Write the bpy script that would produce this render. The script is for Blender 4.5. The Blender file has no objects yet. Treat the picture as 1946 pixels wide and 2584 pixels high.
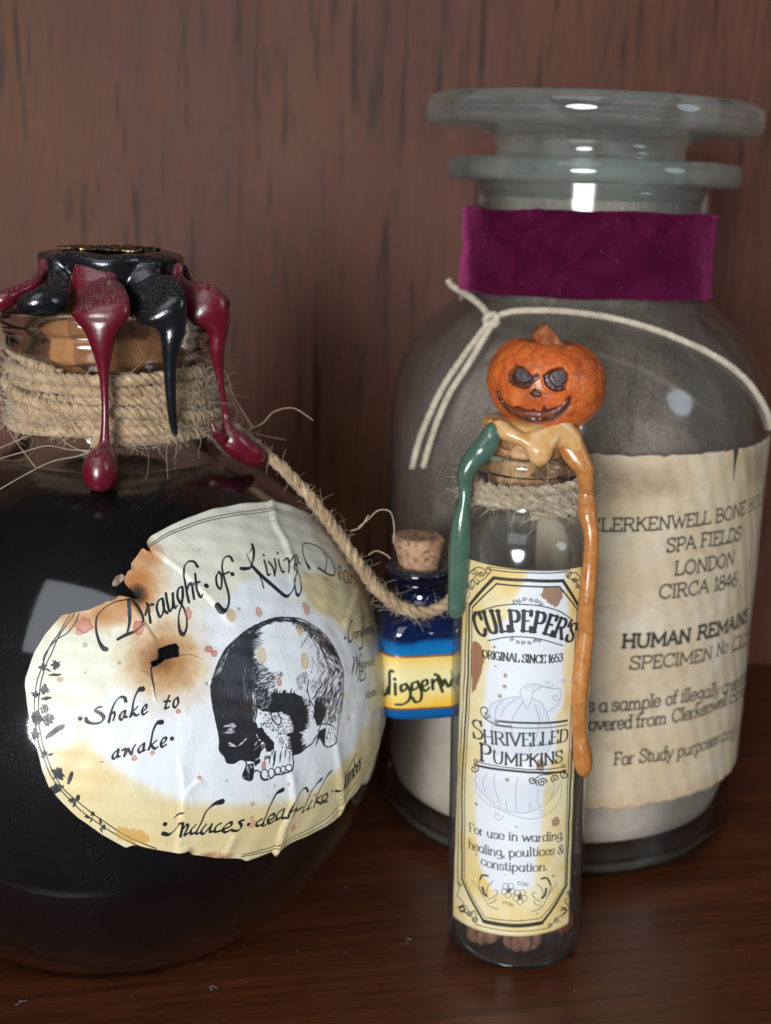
import bpy, math, random
import numpy as np
from mathutils import Matrix, Vector

random.seed(7)
RNG = np.random.default_rng(11)
S = 0.001                                   # the code works in millimetres
SC = bpy.context.scene
COL = SC.collection

# ------------------------------------------------------------------ camera, light, exposure
PITCH, ROLL, FPX, CAMZ = math.radians(13.5), math.radians(2.0), 3400.0, 151.0
_f = np.array([0, math.cos(PITCH), -math.sin(PITCH)])
_u0 = np.array([0, math.sin(PITCH), math.cos(PITCH)])
_r0 = np.array([1.0, 0, 0])
_r = math.cos(ROLL) * _r0 + math.sin(ROLL) * _u0
_u = -math.sin(ROLL) * _r0 + math.cos(ROLL) * _u0
EYE = np.array([0, 0, CAMZ])
cd = bpy.data.cameras.new('camera'); cam = bpy.data.objects.new('camera', cd); COL.objects.link(cam)
cam.matrix_world = Matrix(((_r[0], _u[0], -_f[0], 0), (_r[1], _u[1], -_f[1], 0), (_r[2], _u[2], -_f[2], CAMZ * S), (0, 0, 0, 1)))
cd.sensor_fit = 'VERTICAL'; cd.sensor_height = 36; cd.lens = FPX / 2584 * 36
cd.clip_start = 0.01; cd.clip_end = 20
cd.dof.use_dof = True; cd.dof.focus_distance = 0.232; cd.dof.aperture_fstop = 20
SC.camera = cam

w = bpy.data.worlds.new('World'); SC.world = w; w.use_nodes = True
w.node_tree.nodes['Background'].inputs[0].default_value = (0.75, 0.74, 0.74, 1)
w.node_tree.nodes['Background'].inputs[1].default_value = 0.045
SC.view_settings.view_transform = 'Standard'; SC.view_settings.look = 'None'
SC.view_settings.exposure = 0.0
SC.render.engine = 'CYCLES'
SC.cycles.use_denoising = True
SC.cycles.max_bounces = 14; SC.cycles.transmission_bounces = 12; SC.cycles.transparent_max_bounces = 16
SC.cycles.caustics_reflective = True; SC.cycles.caustics_refractive = True
SC.cycles.sample_clamp_indirect = 4.0; SC.cycles.blur_glossy = 0.6

def area_lamp(name, loc, target, size, power, color, shape='ELLIPSE'):
    l = bpy.data.lights.new(name, 'AREA'); l.shape = shape; l.size, l.size_y = size[0] * S, size[1] * S
    l.energy = power; l.color = color
    o = bpy.data.objects.new(name, l); COL.objects.link(o)
    o.location = Vector(loc) * S
    o.rotation_euler = (Vector(target) - Vector(loc)).to_track_quat('-Z', 'Y').to_euler()
    return o
area_lamp('window_light', (-290, -900, 215), (0, 300, 80), (440, 420), 15.0, (0.94, 0.97, 1.0))
area_lamp('upper_window_light', (-230, -420, 820), (-20, 280, 70), (520, 520), 1.9, (0.86, 0.93, 1.0), 'RECTANGLE')
area_lamp('side_window_light', (900, -250, 470), (20, 280, 90), (300, 420), 1.7, (0.72, 0.85, 1.0))

# ------------------------------------------------------------------ pixel geometry (photo pixels 1946 x 2584)
def ray(px, py):
    return _f + (px - 973) / FPX * _r - (py - 1292) / FPX * _u
def on_y(px, py, y):
    d = ray(px, py); return EYE + d * (y / d[1])
def on_z(px, py, z):
    d = ray(px, py); return EYE + d * ((z - CAMZ) / d[2])
def project(P):
    d = np.asarray(P, float) - EYE; k = d @ _f
    return 973 + FPX * (d @ _r) / k, 1292 - FPX * (d @ _u) / k
def Z(ox, oy, k):
    return lambda x, y: (ox + x / k, oy + y / k)

class Rev:
    """a surface of revolution r(z) round an (almost) upright axis"""
    def __init__(s, x, y, zs, rs, k=0.0):
        s.x, s.y, s.k, s.zs, s.rs = x, y, k, np.array(zs, float), np.array(rs, float)
    def R(s, z): return np.interp(z, s.zs, s.rs)
    def hit(s, px, py, extra=0.0, back=False):
        d = ray(px, py); L = np.linalg.norm(d)
        t = np.linspace(150, 460, 1800)
        if back: t = t[::-1]
        P = EYE[None] + t[:, None] * d[None] / L
        g = np.hypot(P[:, 0] - s.k * P[:, 2] - s.x, P[:, 1] - s.y) - s.R(P[:, 2]) - extra
        i = np.argmax(g < 0)
        if not (g < 0).any():
            i = int(np.argmin(g)); return P[i]
        if i == 0: return P[0]
        a = g[i - 1] / (g[i - 1] - g[i])
        return P[i - 1] * (1 - a) + P[i] * a
    def pt(s, th, z, r=None):
        r = s.R(z) if r is None else r
        return np.array([s.x + s.k * z + r * math.sin(th), s.y - r * math.cos(th), z])
    def ang(s, P): return math.atan2(P[0] - s.k * P[2] - s.x, s.y - P[1])

# ------------------------------------------------------------------ materials
def lin(c):
    return tuple(((x / 12.92) if x <= 0.04045 else ((x + 0.055) / 1.055) ** 2.4) for x in [v / 255 for v in c])
class Mat:
    def __init__(s, name, rough=0.5, color=(0.8, 0.8, 0.8), **kw):
        s.m = bpy.data.materials.new(name); s.m.use_nodes = True
        s.nt = s.m.node_tree; s.b = s.nt.nodes['Principled BSDF']; s.out = s.nt.nodes['Material Output']
        s.b.inputs['Base Color'].default_value = (*color, 1); s.b.inputs['Roughness'].default_value = rough
        for k, v in kw.items(): s.b.inputs[k.replace('_', ' ')].default_value = v
    def n(s, t, **kw):
        x = s.nt.nodes.new(t)
        for k, v in kw.items():
            if k.startswith('i_'): x.inputs[k[2:].replace('_', ' ')].default_value = v
            else: setattr(x, k, v)
        return x
    def l(s, a, b): s.nt.links.new(a, b)
    def coord(s, scale=(1, 1, 1), rot=(0, 0, 0), kind='Object'):
        t = s.n('ShaderNodeTexCoord'); m = s.n('ShaderNodeMapping')
        m.inputs['Scale'].default_value = scale; m.inputs['Rotation'].default_value = rot
        s.l(t.outputs[kind], m.inputs[0]); return m.outputs[0]
    def noise(s, vec, scale, detail=4, rough=0.6, dist=0.0):
        x = s.n('ShaderNodeTexNoise'); x.inputs['Scale'].default_value = scale; x.inputs['Detail'].default_value = detail
        x.inputs['Roughness'].default_value = rough; x.inputs['Distortion'].default_value = dist
        if vec is not None: s.l(vec, x.inputs['Vector'])
        return x.outputs['Fac']
    def ramp(s, fac, stops, interp='LINEAR'):
        x = s.n('ShaderNodeValToRGB'); x.color_ramp.interpolation = interp
        e = x.color_ramp.elements
        while len(e) < len(stops): e.new(0.5)
        for q, (p, c) in zip(e, stops):
            q.position = p; q.color = (*c, 1) if len(c) == 3 else c
        s.l(fac, x.inputs[0]); return x.outputs[0]
    def mix(s, fac, a, b, mode='MIX'):
        x = s.n('ShaderNodeMix', data_type='RGBA', blend_type=mode)
        for i, v in ((0, fac), (6, a), (7, b)):
            if isinstance(v, (int, float)): x.inputs[i].default_value = v
            elif isinstance(v, tuple): x.inputs[i].default_value = (*v, 1)
            else: s.l(v, x.inputs[i])
        return x.outputs[2]
    def math(s, op, a, b=0.5):
        x = s.n('ShaderNodeMath', operation=op)
        for i, v in ((0, a), (1, b)):
            if isinstance(v, (int, float)): x.inputs[i].default_value = v
            else: s.l(v, x.inputs[i])
        return x.outputs[0]
    def bump(s, h, strength=0.3, dist=0.0005, normal=None):
        x = s.n('ShaderNodeBump'); x.inputs['Strength'].default_value = strength; x.inputs['Distance'].default_value = dist
        s.l(h, x.inputs['Height'])
        if normal is not None: s.l(normal, x.inputs['Normal'])
        return x.outputs[0]
    def set(s, k, v): s.l(v, s.b.inputs[k])

def up_facing(M, lo=0.15, hi=0.9):
    g = M.n('ShaderNodeNewGeometry'); sp = M.n('ShaderNodeSeparateXYZ'); M.l(g.outputs['Normal'], sp.inputs[0])
    r = M.n('ShaderNodeMapRange'); M.l(sp.outputs[2], r.inputs[0]); r.inputs[1].default_value = lo; r.inputs[2].default_value = hi
    return r.outputs[0]
def dusty(M, base, amount=0.6, dust=(0.42, 0.38, 0.36), scale=2600):
    """settled dust lies on faces that look upward"""
    v = M.coord()
    f = M.math('MULTIPLY', M.ramp(M.noise(v, scale, 2, 0.9), [(0.48, (0, 0, 0)), (0.68, (1, 1, 1))]), up_facing(M))
    f = M.math('MULTIPLY', f, amount)
    return M.mix(f, base, dust), f

def wood(name, axis, dark, mid, light, rough, streak, coat=0.0, fine=1.0, rot=(0, 0, 0), tint=None):
    M = Mat(name, rough)
    def gcoord(sc):
        m = M.n('ShaderNodeMapping'); m.inputs['Scale'].default_value = tuple(sc); M.l(M.coord((1, 1, 1), rot), m.inputs[0]); return m.outputs[0]
    sc = [1, 1, 1]; sc[axis] = 0.045
    v = gcoord(sc)
    a = M.noise(v, 80, 5, 0.65, 0.3); b = M.noise(v, 560, 4, 0.7, 0.2); c = M.noise(v, 1900 * fine, 3, 0.7)
    sc2 = [1, 1, 1]; sc2[axis] = 0.07
    d = M.noise(gcoord(sc2), 270, 3, 0.55, 0.1)
    col = M.ramp(a, [(0.3, mid), (0.7, light)])
    col = M.mix(M.ramp(b, [(0.35, (0.55,) * 3), (0.62, (1, 1, 1))]), dark, col)
    if tint: col = M.mix(M.math('MULTIPLY', M.ramp(M.noise(M.coord((1, 1, 0.5)), 14, 2), [(0.5, (0, 0, 0)), (0.66, (1, 1, 1))]), 0.3), col, tint)
    col = M.mix(M.math('MULTIPLY', M.ramp(d, [(0.57, (0, 0, 0)), (0.66, (1, 1, 1))]), streak), col, tuple(x * 0.3 for x in dark))
    col = M.mix(M.ramp(c, [(0.3, (0.55,) * 3), (0.5, (0, 0, 0))]), col, tuple(x * 0.55 for x in dark))
    M.set('Base Color', col); M.set('Normal', M.bump(M.mix(0.5, b, c), 0.12, 0.0002))
    M.b.inputs['Coat Weight'].default_value = coat; M.b.inputs['Coat Roughness'].default_value = 0.25; M.b.inputs['Specular IOR Level'].default_value = 0.2
    M.set('Roughness', M.math('ADD', M.math('MULTIPLY', b, 0.2), rough - 0.1))
    return M.m

def glass_mat(name, color=(0.97, 0.99, 0.98), rough=0.0, dust=0.0, dustcol=(0.45, 0.44, 0.43), dscale=900, film=0.0, ior=1.48):
    M = Mat(name, rough, color); M.b.inputs['Transmission Weight'].default_value = 1.0; M.b.inputs['IOR'].default_value = ior
    if dust or film:
        v = M.coord()
        sp = M.ramp(M.noise(v, dscale * 4, 2, 0.8), [(0.52, (0, 0, 0)), (0.7, (1, 1, 1))])
        cl = M.ramp(M.noise(v, dscale * 0.06, 5, 0.65, 1.0), [(0.35, (0.25,) * 3), (0.7, (1, 1, 1))])
        f = M.math('ADD', M.math('MULTIPLY', sp, dust), M.math('MULTIPLY', cl, film))
        dif = M.n('ShaderNodeBsdfDiffuse'); dif.inputs[0].default_value = (*dustcol, 1)
        tr = M.n('ShaderNodeBsdfTranslucent'); tr.inputs[0].default_value = (*dustcol, 1)
        m1 = M.n('ShaderNodeMixShader'); m1.inputs[0].default_value = 0.4; M.l(dif.outputs[0], m1.inputs[1]); M.l(tr.outputs[0], m1.inputs[2])
        m2 = M.n('ShaderNodeMixShader'); M.l(f, m2.inputs[0]); M.l(M.b.outputs[0], m2.inputs[1]); M.l(m1.outputs[0], m2.inputs[2])
        M.l(m2.outputs[0], M.out.inputs[0])
    return M.m

def shell_glass(name, tint=(0.93, 0.95, 0.95), dust=0.2, film=0.2, dustcol=(0.45, 0.44, 0.43), dscale=900, edge=(0.30, 0.33, 0.33), above=0.05):
    """single-sheet glass: clear, mirrors by Fresnel, darker where it is crossed at a slant, with a film of dust"""
    M = Mat(name); v = M.coord()
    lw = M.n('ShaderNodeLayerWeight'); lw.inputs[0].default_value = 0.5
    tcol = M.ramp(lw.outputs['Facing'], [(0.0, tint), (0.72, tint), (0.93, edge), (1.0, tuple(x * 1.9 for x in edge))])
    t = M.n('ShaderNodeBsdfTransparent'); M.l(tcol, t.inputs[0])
    g = M.n('ShaderNodeBsdfGlossy'); g.inputs['Roughness'].default_value = 0.10
    fr = M.n('ShaderNodeFresnel'); fr.inputs[0].default_value = 1.5
    fm = M.math('MINIMUM', M.math('MULTIPLY', fr.outputs[0], 1.5), 0.75)
    m0 = M.n('ShaderNodeMixShader'); M.l(fm, m0.inputs[0]); M.l(t.outputs[0], m0.inputs[1]); M.l(g.outputs[0], m0.inputs[2])
    sp = M.ramp(M.noise(v, dscale * 4, 2, 0.8), [(0.5, (0, 0, 0)), (0.7, (1, 1, 1))])
    cl = M.ramp(M.noise(M.coord((1, 1, 0.7)), dscale * 0.05, 6, 0.65, 1.2), [(0.33, (0.35,) * 3), (0.7, (1, 1, 1))])
    f = M.math('ADD', M.math('MULTIPLY', sp, dust), M.math('MULTIPLY', cl, film))
    # ash clings to the glass above the powder
    pz = M.n('ShaderNodeSeparateXYZ'); M.l(M.coord(), pz.inputs[0]); mr = M.n('ShaderNodeMapRange'); M.l(pz.outputs[2], mr.inputs[0]); mr.inputs[1].default_value = above - 0.006; mr.inputs[2].default_value = above + 0.012; mr.inputs[3].default_value = 0.12
    f = M.math('MULTIPLY', f, mr.outputs[0])
    dif = M.n('ShaderNodeBsdfDiffuse'); dif.inputs[0].default_value = (*dustcol, 1)
    m2 = M.n('ShaderNodeMixShader'); M.l(f, m2.inputs[0]); M.l(m0.outputs[0], m2.inputs[1]); M.l(dif.outputs[0], m2.inputs[2])
    M.l(m2.outputs[0], M.out.inputs[0]); return M.m

def wax_mat(name, color, dust=0.5, rough=0.28, mottle=None):
    M = Mat(name, rough, color); M.b.inputs['Coat Weight'].default_value = 0.35; M.b.inputs['Coat Roughness'].default_value = 0.12
    M.b.inputs['Subsurface Weight'].default_value = 0.08; M.b.inputs['Subsurface Scale'].default_value = 0.001
    base = color
    if mottle: base = M.mix(M.ramp(M.noise(M.coord(), 330, 4, 0.6, 0.8), [(0.38, (0, 0, 0)), (0.66, (1, 1, 1))]), color, mottle)
    c, f = dusty(M, base, dust)
    M.set('Base Color', c); M.set('Roughness', M.math('ADD', M.math('MULTIPLY', f, 0.8), rough))
    M.set('Normal', M.bump(M.noise(M.coord(), 260, 4, 0.65), 0.35, 0.0005))
    return M.m

def cork_mat(name, a, b, scale=900):
    M = Mat(name, 0.85); v = M.coord()
    vo = M.n('ShaderNodeTexVoronoi'); vo.inputs['Scale'].default_value = scale; M.l(v, vo.inputs[0])
    n1 = M.noise(v, scale * 0.7, 5, 0.75)
    c = M.ramp(M.mix(0.5, vo.outputs['Color'], n1), [(0.25, tuple(x * 0.28 for x in a)), (0.42, a), (0.7, b)])
    M.set('Base Color', c); M.set('Normal', M.bump(n1, 0.9, 0.0006)); return M.m

def jute_mat(name, cols):
    M = Mat(name, 0.75); v = M.coord()
    c = M.ramp(M.noise(v, 300, 5, 0.8), [(0.25, cols[0]), (0.5, cols[1]), (0.75, cols[2])])
    M.set('Base Color', c); M.set('Normal', M.bump(M.noise(v, 3500, 3, 0.8), 0.5, 0.0002))
    M.b.inputs['Sheen Weight'].default_value = 0.3; return M.m

# ------------------------------------------------------------------ mesh helpers
def empty(name, loc, label, cat, group=None):
    o = bpy.data.objects.new(name, None); COL.objects.link(o); o.location = Vector(loc) * S
    o.empty_display_size = 0.01; o['label'] = label; o['category'] = cat
    if group: o['group'] = group
    o['_base'] = [float(x) for x in loc]
    return o
def base_of(p):
    b = np.zeros(3)
    while p is not None:
        if '_base' in p: b = b + np.array(p['_base'][:])
        p = p.parent
    return b
def mesh(name, V, F, mat, parent=None, smooth=True, label=None, kind=None, uv=None, col=None):
    """V in world millimetres"""
    V = (np.asarray(V, float) - base_of(parent)) * S
    me = bpy.data.meshes.new(name); me.from_pydata(V.tolist(), [], [tuple(int(q) for q in f) for f in F]); me.update()
    if smooth: me.polygons.foreach_set('use_smooth', [True] * len(me.polygons))
    if uv is not None:
        lay = me.uv_layers.new(name='UVMap'); idx = np.empty(len(me.loops), np.int32); me.loops.foreach_get('vertex_index', idx)
        lay.data.foreach_set('uv', np.asarray(uv, np.float32)[idx].ravel())
    if col is not None:
        a = me.color_attributes.new('paint', 'FLOAT_COLOR', 'POINT')
        a.data.foreach_set('color', np.concatenate([col, np.ones((len(col), 4 - col.shape[1]))], 1).astype(np.float32).ravel())
    o = bpy.data.objects.new(name, me); COL.objects.link(o); me.materials.append(mat)
    if parent is not None: o.parent = parent
    if label: o['label'] = label
    if kind: o['kind'] = kind
    return o
def catmull(P, n=8):
    P = np.asarray(P, float)
    if len(P) < 3: return np.array([P[0] + (P[-1] - P[0]) * t for t in np.linspace(0, 1, n + 1)])
    Q = np.vstack([2 * P[0] - P[1], P, 2 * P[-1] - P[-2]]); out = []
    for i in range(1, len(Q) - 2):
        for t in np.arange(n) / n:
            a, b, c, d = Q[i - 1], Q[i], Q[i + 1], Q[i + 2]
            out.append(0.5 * (2 * b + (c - a) * t + (2 * a - 5 * b + 4 * c - d) * t * t + (3 * b - a - 3 * c + d) * t ** 3))
    out.append(P[-1]); return np.array(out)
def tube_vf(P, R, sides=8, off=0, cap=True, twist=0.0):
    P = np.asarray(P, float); n = len(P); R = np.broadcast_to(np.asarray(R, float), (n,))
    T = np.gradient(P, axis=0); T /= np.linalg.norm(T, axis=1)[:, None] + 1e-12
    N = np.zeros_like(P); a = np.array([0, 0, 1.0]) if abs(T[0][2]) < 0.9 else np.array([1.0, 0, 0])
    N[0] = np.cross(T[0], a); N[0] /= np.linalg.norm(N[0])
    for i in range(1, n):
        v = N[i - 1] - T[i] * (N[i - 1] @ T[i]); N[i] = v / (np.linalg.norm(v) + 1e-12)
    B = np.cross(T, N); th = np.linspace(0, 2 * math.pi, sides, endpoint=False)
    V = (P[:, None] + R[:, None, None] * (np.cos(th)[None, :, None] * N[:, None] + np.sin(th)[None, :, None] * B[:, None])).reshape(-1, 3)
    i = np.arange(n - 1)[:, None] * sides; j = np.arange(sides)[None]
    jn = (j + 1) % sides
    F = np.stack([i + j, i + jn, i + sides + jn, i + sides + j], -1).reshape(-1, 4) + off
    F = F.tolist()
    if cap:
        F.append([off + q for q in range(sides)][::-1]); F.append([off + (n - 1) * sides + q for q in range(sides)])
    return V, F
def frames(P):
    T = np.gradient(P, axis=0); T /= np.linalg.norm(T, axis=1)[:, None] + 1e-12
    N = np.zeros_like(P); a = np.array([0, 0, 1.0]) if abs(T[0][2]) < 0.9 else np.array([1.0, 0, 0])
    N[0] = np.cross(T[0], a); N[0] /= np.linalg.norm(N[0])
    for i in range(1, len(P)):
        v = N[i - 1] - T[i] * (N[i - 1] @ T[i]); N[i] = v / np.linalg.norm(v)
    return T, N, np.cross(T, N)
def resample(P, step):
    d = np.r_[0, np.cumsum(np.linalg.norm(np.diff(P, axis=0), axis=1))]
    n = max(2, int(d[-1] / step)); t = np.linspace(0, d[-1], n)
    return np.stack([np.interp(t, d, P[:, k]) for k in range(3)], 1), t
def rope_vf(P, radius, plies=3, pitch=6.0, strands=7, step=0.7, seed=0, fuzz=0.22):
    """laid rope: plies twisted round each other, each with strands lying on it"""
    rg = np.random.default_rng(seed); P, t = resample(np.asarray(P, float), step); T, N, B = frames(P)
    Vs, Fs, off = [], [], 0
    pr = radius * 0.50; pc = radius * 0.50
    for k in range(plies):
        ph = 2 * math.pi * (t / pitch + k / plies)
        C = P + pc * (np.cos(ph)[:, None] * N + np.sin(ph)[:, None] * B)
        wob = 1 + 0.10 * np.interp(t, np.arange(0, t[-1] + 3, 1.5), rg.normal(size=len(np.arange(0, t[-1] + 3, 1.5))))
        V, F = tube_vf(C, pr * wob, 8, off); Vs.append(V); Fs += F; off += len(V)
        Tc, Nc, Bc = frames(C)
        for q in range(strands):
            a = 2 * math.pi * (q / strands) + 2 * math.pi * t / (pitch * 0.8) * 0.8 + rg.uniform(0, 6)
            rr = pr * (1.0 + fuzz * np.interp(t, np.arange(0, t[-1] + 6, 2.2), rg.normal(size=len(np.arange(0, t[-1] + 6, 2.2)))))
            D = C + rr[:, None] * (np.cos(a)[:, None] * Nc + np.sin(a)[:, None] * Bc)
            V, F = tube_vf(D, radius * rg.uniform(0.07, 0.17), 3, off); Vs.append(V); Fs += F; off += len(V)
    return np.concatenate(Vs), Fs
def fibres_vf(starts, normals, n, length=(2, 9), rad=0.05, seed=0, gravity=0.2, spread=1.0, along=None):
    rg = np.random.default_rng(seed); Vs, Fs, off = [], [], 0
    for _ in range(n):
        i = rg.integers(len(starts)); p = starts[i].copy(); d = normals[i] * rg.uniform(0.1, 1.0) + rg.normal(size=3) * 0.8 * spread
        if along is not None: d = along[i] * rg.choice([-1, 1]) + normals[i] * rg.uniform(0.0, 0.35) + rg.normal(size=3) * 0.22
        d /= np.linalg.norm(d); L = rg.uniform(*length) * rg.uniform(0.3, 1); k = 9; curl = rg.normal(size=3) * 0.35; Q = [p.copy()]
        for j in range(k):
            d = d + curl * 0.55 + rg.normal(size=3) * 0.14 + np.array([0, 0, -gravity]); d /= np.linalg.norm(d); p = p + d * L / k; Q.append(p.copy())
        V, F = tube_vf(Q, np.linspace(1, 0.5, k + 1) * rad * rg.uniform(0.6, 1.2), 3, off, cap=False); Vs.append(V); Fs += F; off += len(V)
    return np.concatenate(Vs), Fs
def revolve_vf(prof, x, y, k=0.0, seg=96, closed=True, wob=None):
    prof = np.array(prof, float); th = np.linspace(0, 2 * math.pi, seg, endpoint=False); V = []
    for r, z in prof:
        rr = np.full(seg, r) if wob is None else r * (1 + wob(th, z))
        V.append(np.stack([x + k * z + rr * np.sin(th), y - rr * np.cos(th), np.full(seg, z)], 1))
    V = np.concatenate(V); F = []; n = len(prof)
    for i in range(n if closed else n - 1):
        a, b = i * seg, ((i + 1) % n) * seg
        if prof[i][0] < 1e-6 and prof[(i + 1) % n][0] < 1e-6: continue
        for j in range(seg):
            j2 = (j + 1) % seg; F.append((a + j, a + j2, b + j2, b + j))
    return V, F
def smooth_profile(pts, n=5):
    return catmull(np.array(pts, float), n)
def flow(name, pts, rev, mat, parent, tmax=2.0, sides=20, label=None, raw=False, n=6):
    """a run of wax: (px, py, half width px, radius it hangs at or ('y', v)[, thickness]) swept with an oval section"""
    A = []
    for p in pts:
        px, py, hw, r = p[:4]
        if isinstance(r, tuple): q = on_y(px, py, r[1])
        else: q = Rev(rev.x, rev.y, [-50, 300], [r, r], rev.k).hit(px, py)
        dep = (q - EYE) @ _f; A.append([*q, hw / FPX * dep, p[4] if len(p) > 4 else min(hw / FPX * dep, tmax)])
    A = catmull(np.array(A), n); P = A[:, :3]; q_ = np.arange(len(A)); ss_ = len(pts) * 1.7
    A[:, 3] *= 1 + 0.025 * np.sin(q_ * 0.21 + ss_) + 0.015 * np.sin(q_ * 0.5 + ss_ * 2); A[:, 4] *= 1 + 0.04 * np.sin(q_ * 0.43 + ss_)
    hw = np.maximum(A[:, 3], 0.05); th = np.maximum(A[:, 4], 0.04)
    T = np.gradient(P, axis=0); T /= np.linalg.norm(T, axis=1)[:, None] + 1e-9
    view = P - EYE; view /= np.linalg.norm(view, axis=1)[:, None]
    g2 = np.gradient(np.stack([P @ _r, P @ _u], 1), axis=0)
    for _ in range(3): g2[1:-1] = (g2[:-2] + 2 * g2[1:-1] + g2[2:]) / 4
    g2 /= np.linalg.norm(g2, axis=1)[:, None] + 1e-9
    Sd = -g2[:, 1:2] * _r + g2[:, 0:1] * _u
    Nn = np.cross(T, Sd); Nn /= np.linalg.norm(Nn, axis=1)[:, None] + 1e-9
    fl = np.sum(Nn * (-view + np.array([0, 0, 0.6])), 1) < 0; Nn[fl] = -Nn[fl]
    for _ in range(4): Nn[1:-1] = (Nn[:-2] + 2 * Nn[1:-1] + Nn[2:]) / 4
    Nn -= Sd * np.sum(Nn * Sd, 1)[:, None]; Nn /= np.linalg.norm(Nn, axis=1)[:, None] + 1e-9
    a = np.linspace(0, 2 * math.pi, sides, endpoint=False)
    ca = np.sign(np.cos(a)) * np.abs(np.cos(a)) ** 0.9
    V = (P[:, None] + hw[:, None, None] * ca[None, :, None] * Sd[:, None] + th[:, None, None] * np.sin(a)[None, :, None] * Nn[:, None]).reshape(-1, 3)
    F = []
    for i in range(len(P) - 1):
        for j in range(sides):
            j2 = (j + 1) % sides; F.append((i * sides + j, i * sides + j2, (i + 1) * sides + j2, (i + 1) * sides + j))
    F.append(list(range(sides))[::-1]); F.append([(len(P) - 1) * sides + j for j in range(sides)])
    if raw: return V, F
    o = mesh(name, V, F, mat, parent, label=label)
    return o
def melt(name, bodies, mat, parent, label=None, voxel=0.28, it=6):
    """several closed bodies run together into one skin"""
    Vs, Fs, off = [], [], 0
    for V, F in bodies:
        Vs.append(np.asarray(V)); Fs += [tuple(q + off for q in f) for f in F]; off += len(V)
    o = mesh(name, np.concatenate(Vs), Fs, mat, parent, label=label)
    r = o.modifiers.new('melt', 'REMESH'); r.mode = 'VOXEL'; r.voxel_size = voxel * S; r.use_smooth_shade = True
    m = o.modifiers.new('smooth', 'SMOOTH'); m.iterations = it; m.factor = 0.5
    return o

# ------------------------------------------------------------------ printing: strokes and fills rasterised in the label's own millimetres
def vnoise(h, w_, cell, seed, octv=3):
    rg = np.random.default_rng(seed); out = np.zeros((h, w_)); amp = 1.0; tot = 0
    for o in range(octv):
        c = max(2, cell / 2 ** o); gh, gw = int(h / c) + 3, int(w_ / c) + 3; g = rg.random((gh, gw))
        yy = np.arange(h) / c; xx = np.arange(w_) / c; y0 = yy.astype(int); x0 = xx.astype(int)
        fy = yy - y0; fx = xx - x0; fy = fy * fy * (3 - 2 * fy); fx = fx * fx * (3 - 2 * fx)
        a = g[y0][:, x0]; b = g[y0][:, x0 + 1]; c_ = g[y0 + 1][:, x0]; d = g[y0 + 1][:, x0 + 1]
        out += amp * ((a * (1 - fx) + b * fx) * (1 - fy)[:, None] + (c_ * (1 - fx) + d * fx) * fy[:, None]); tot += amp; amp *= 0.55
    return out / tot
def inpoly(X, Y, P):
    P = np.asarray(P, float); ins = np.zeros(np.broadcast(X, Y).shape, bool)
    for (x1, y1), (x2, y2) in zip(P, np.roll(P, -1, 0)):
        if y1 == y2: continue
        c = ((y1 > Y) != (y2 > Y)) & (X < (x2 - x1) * (Y - y1) / (y2 - y1) + x1); ins ^= c
    return ins
def blur(A, r):
    r = int(max(1, r))
    for _ in range(2):
        for ax in (0, 1):
            c = np.cumsum(np.concatenate([np.repeat(A.take([0], ax), r + 1, ax), A, np.repeat(A.take([-1], ax), r, ax)], ax), ax)
            n = A.shape[ax]
            A = (c.take(range(2 * r + 1, 2 * r + 1 + n), ax) - c.take(range(0, n), ax)) / (2 * r + 1)
    return A
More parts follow.
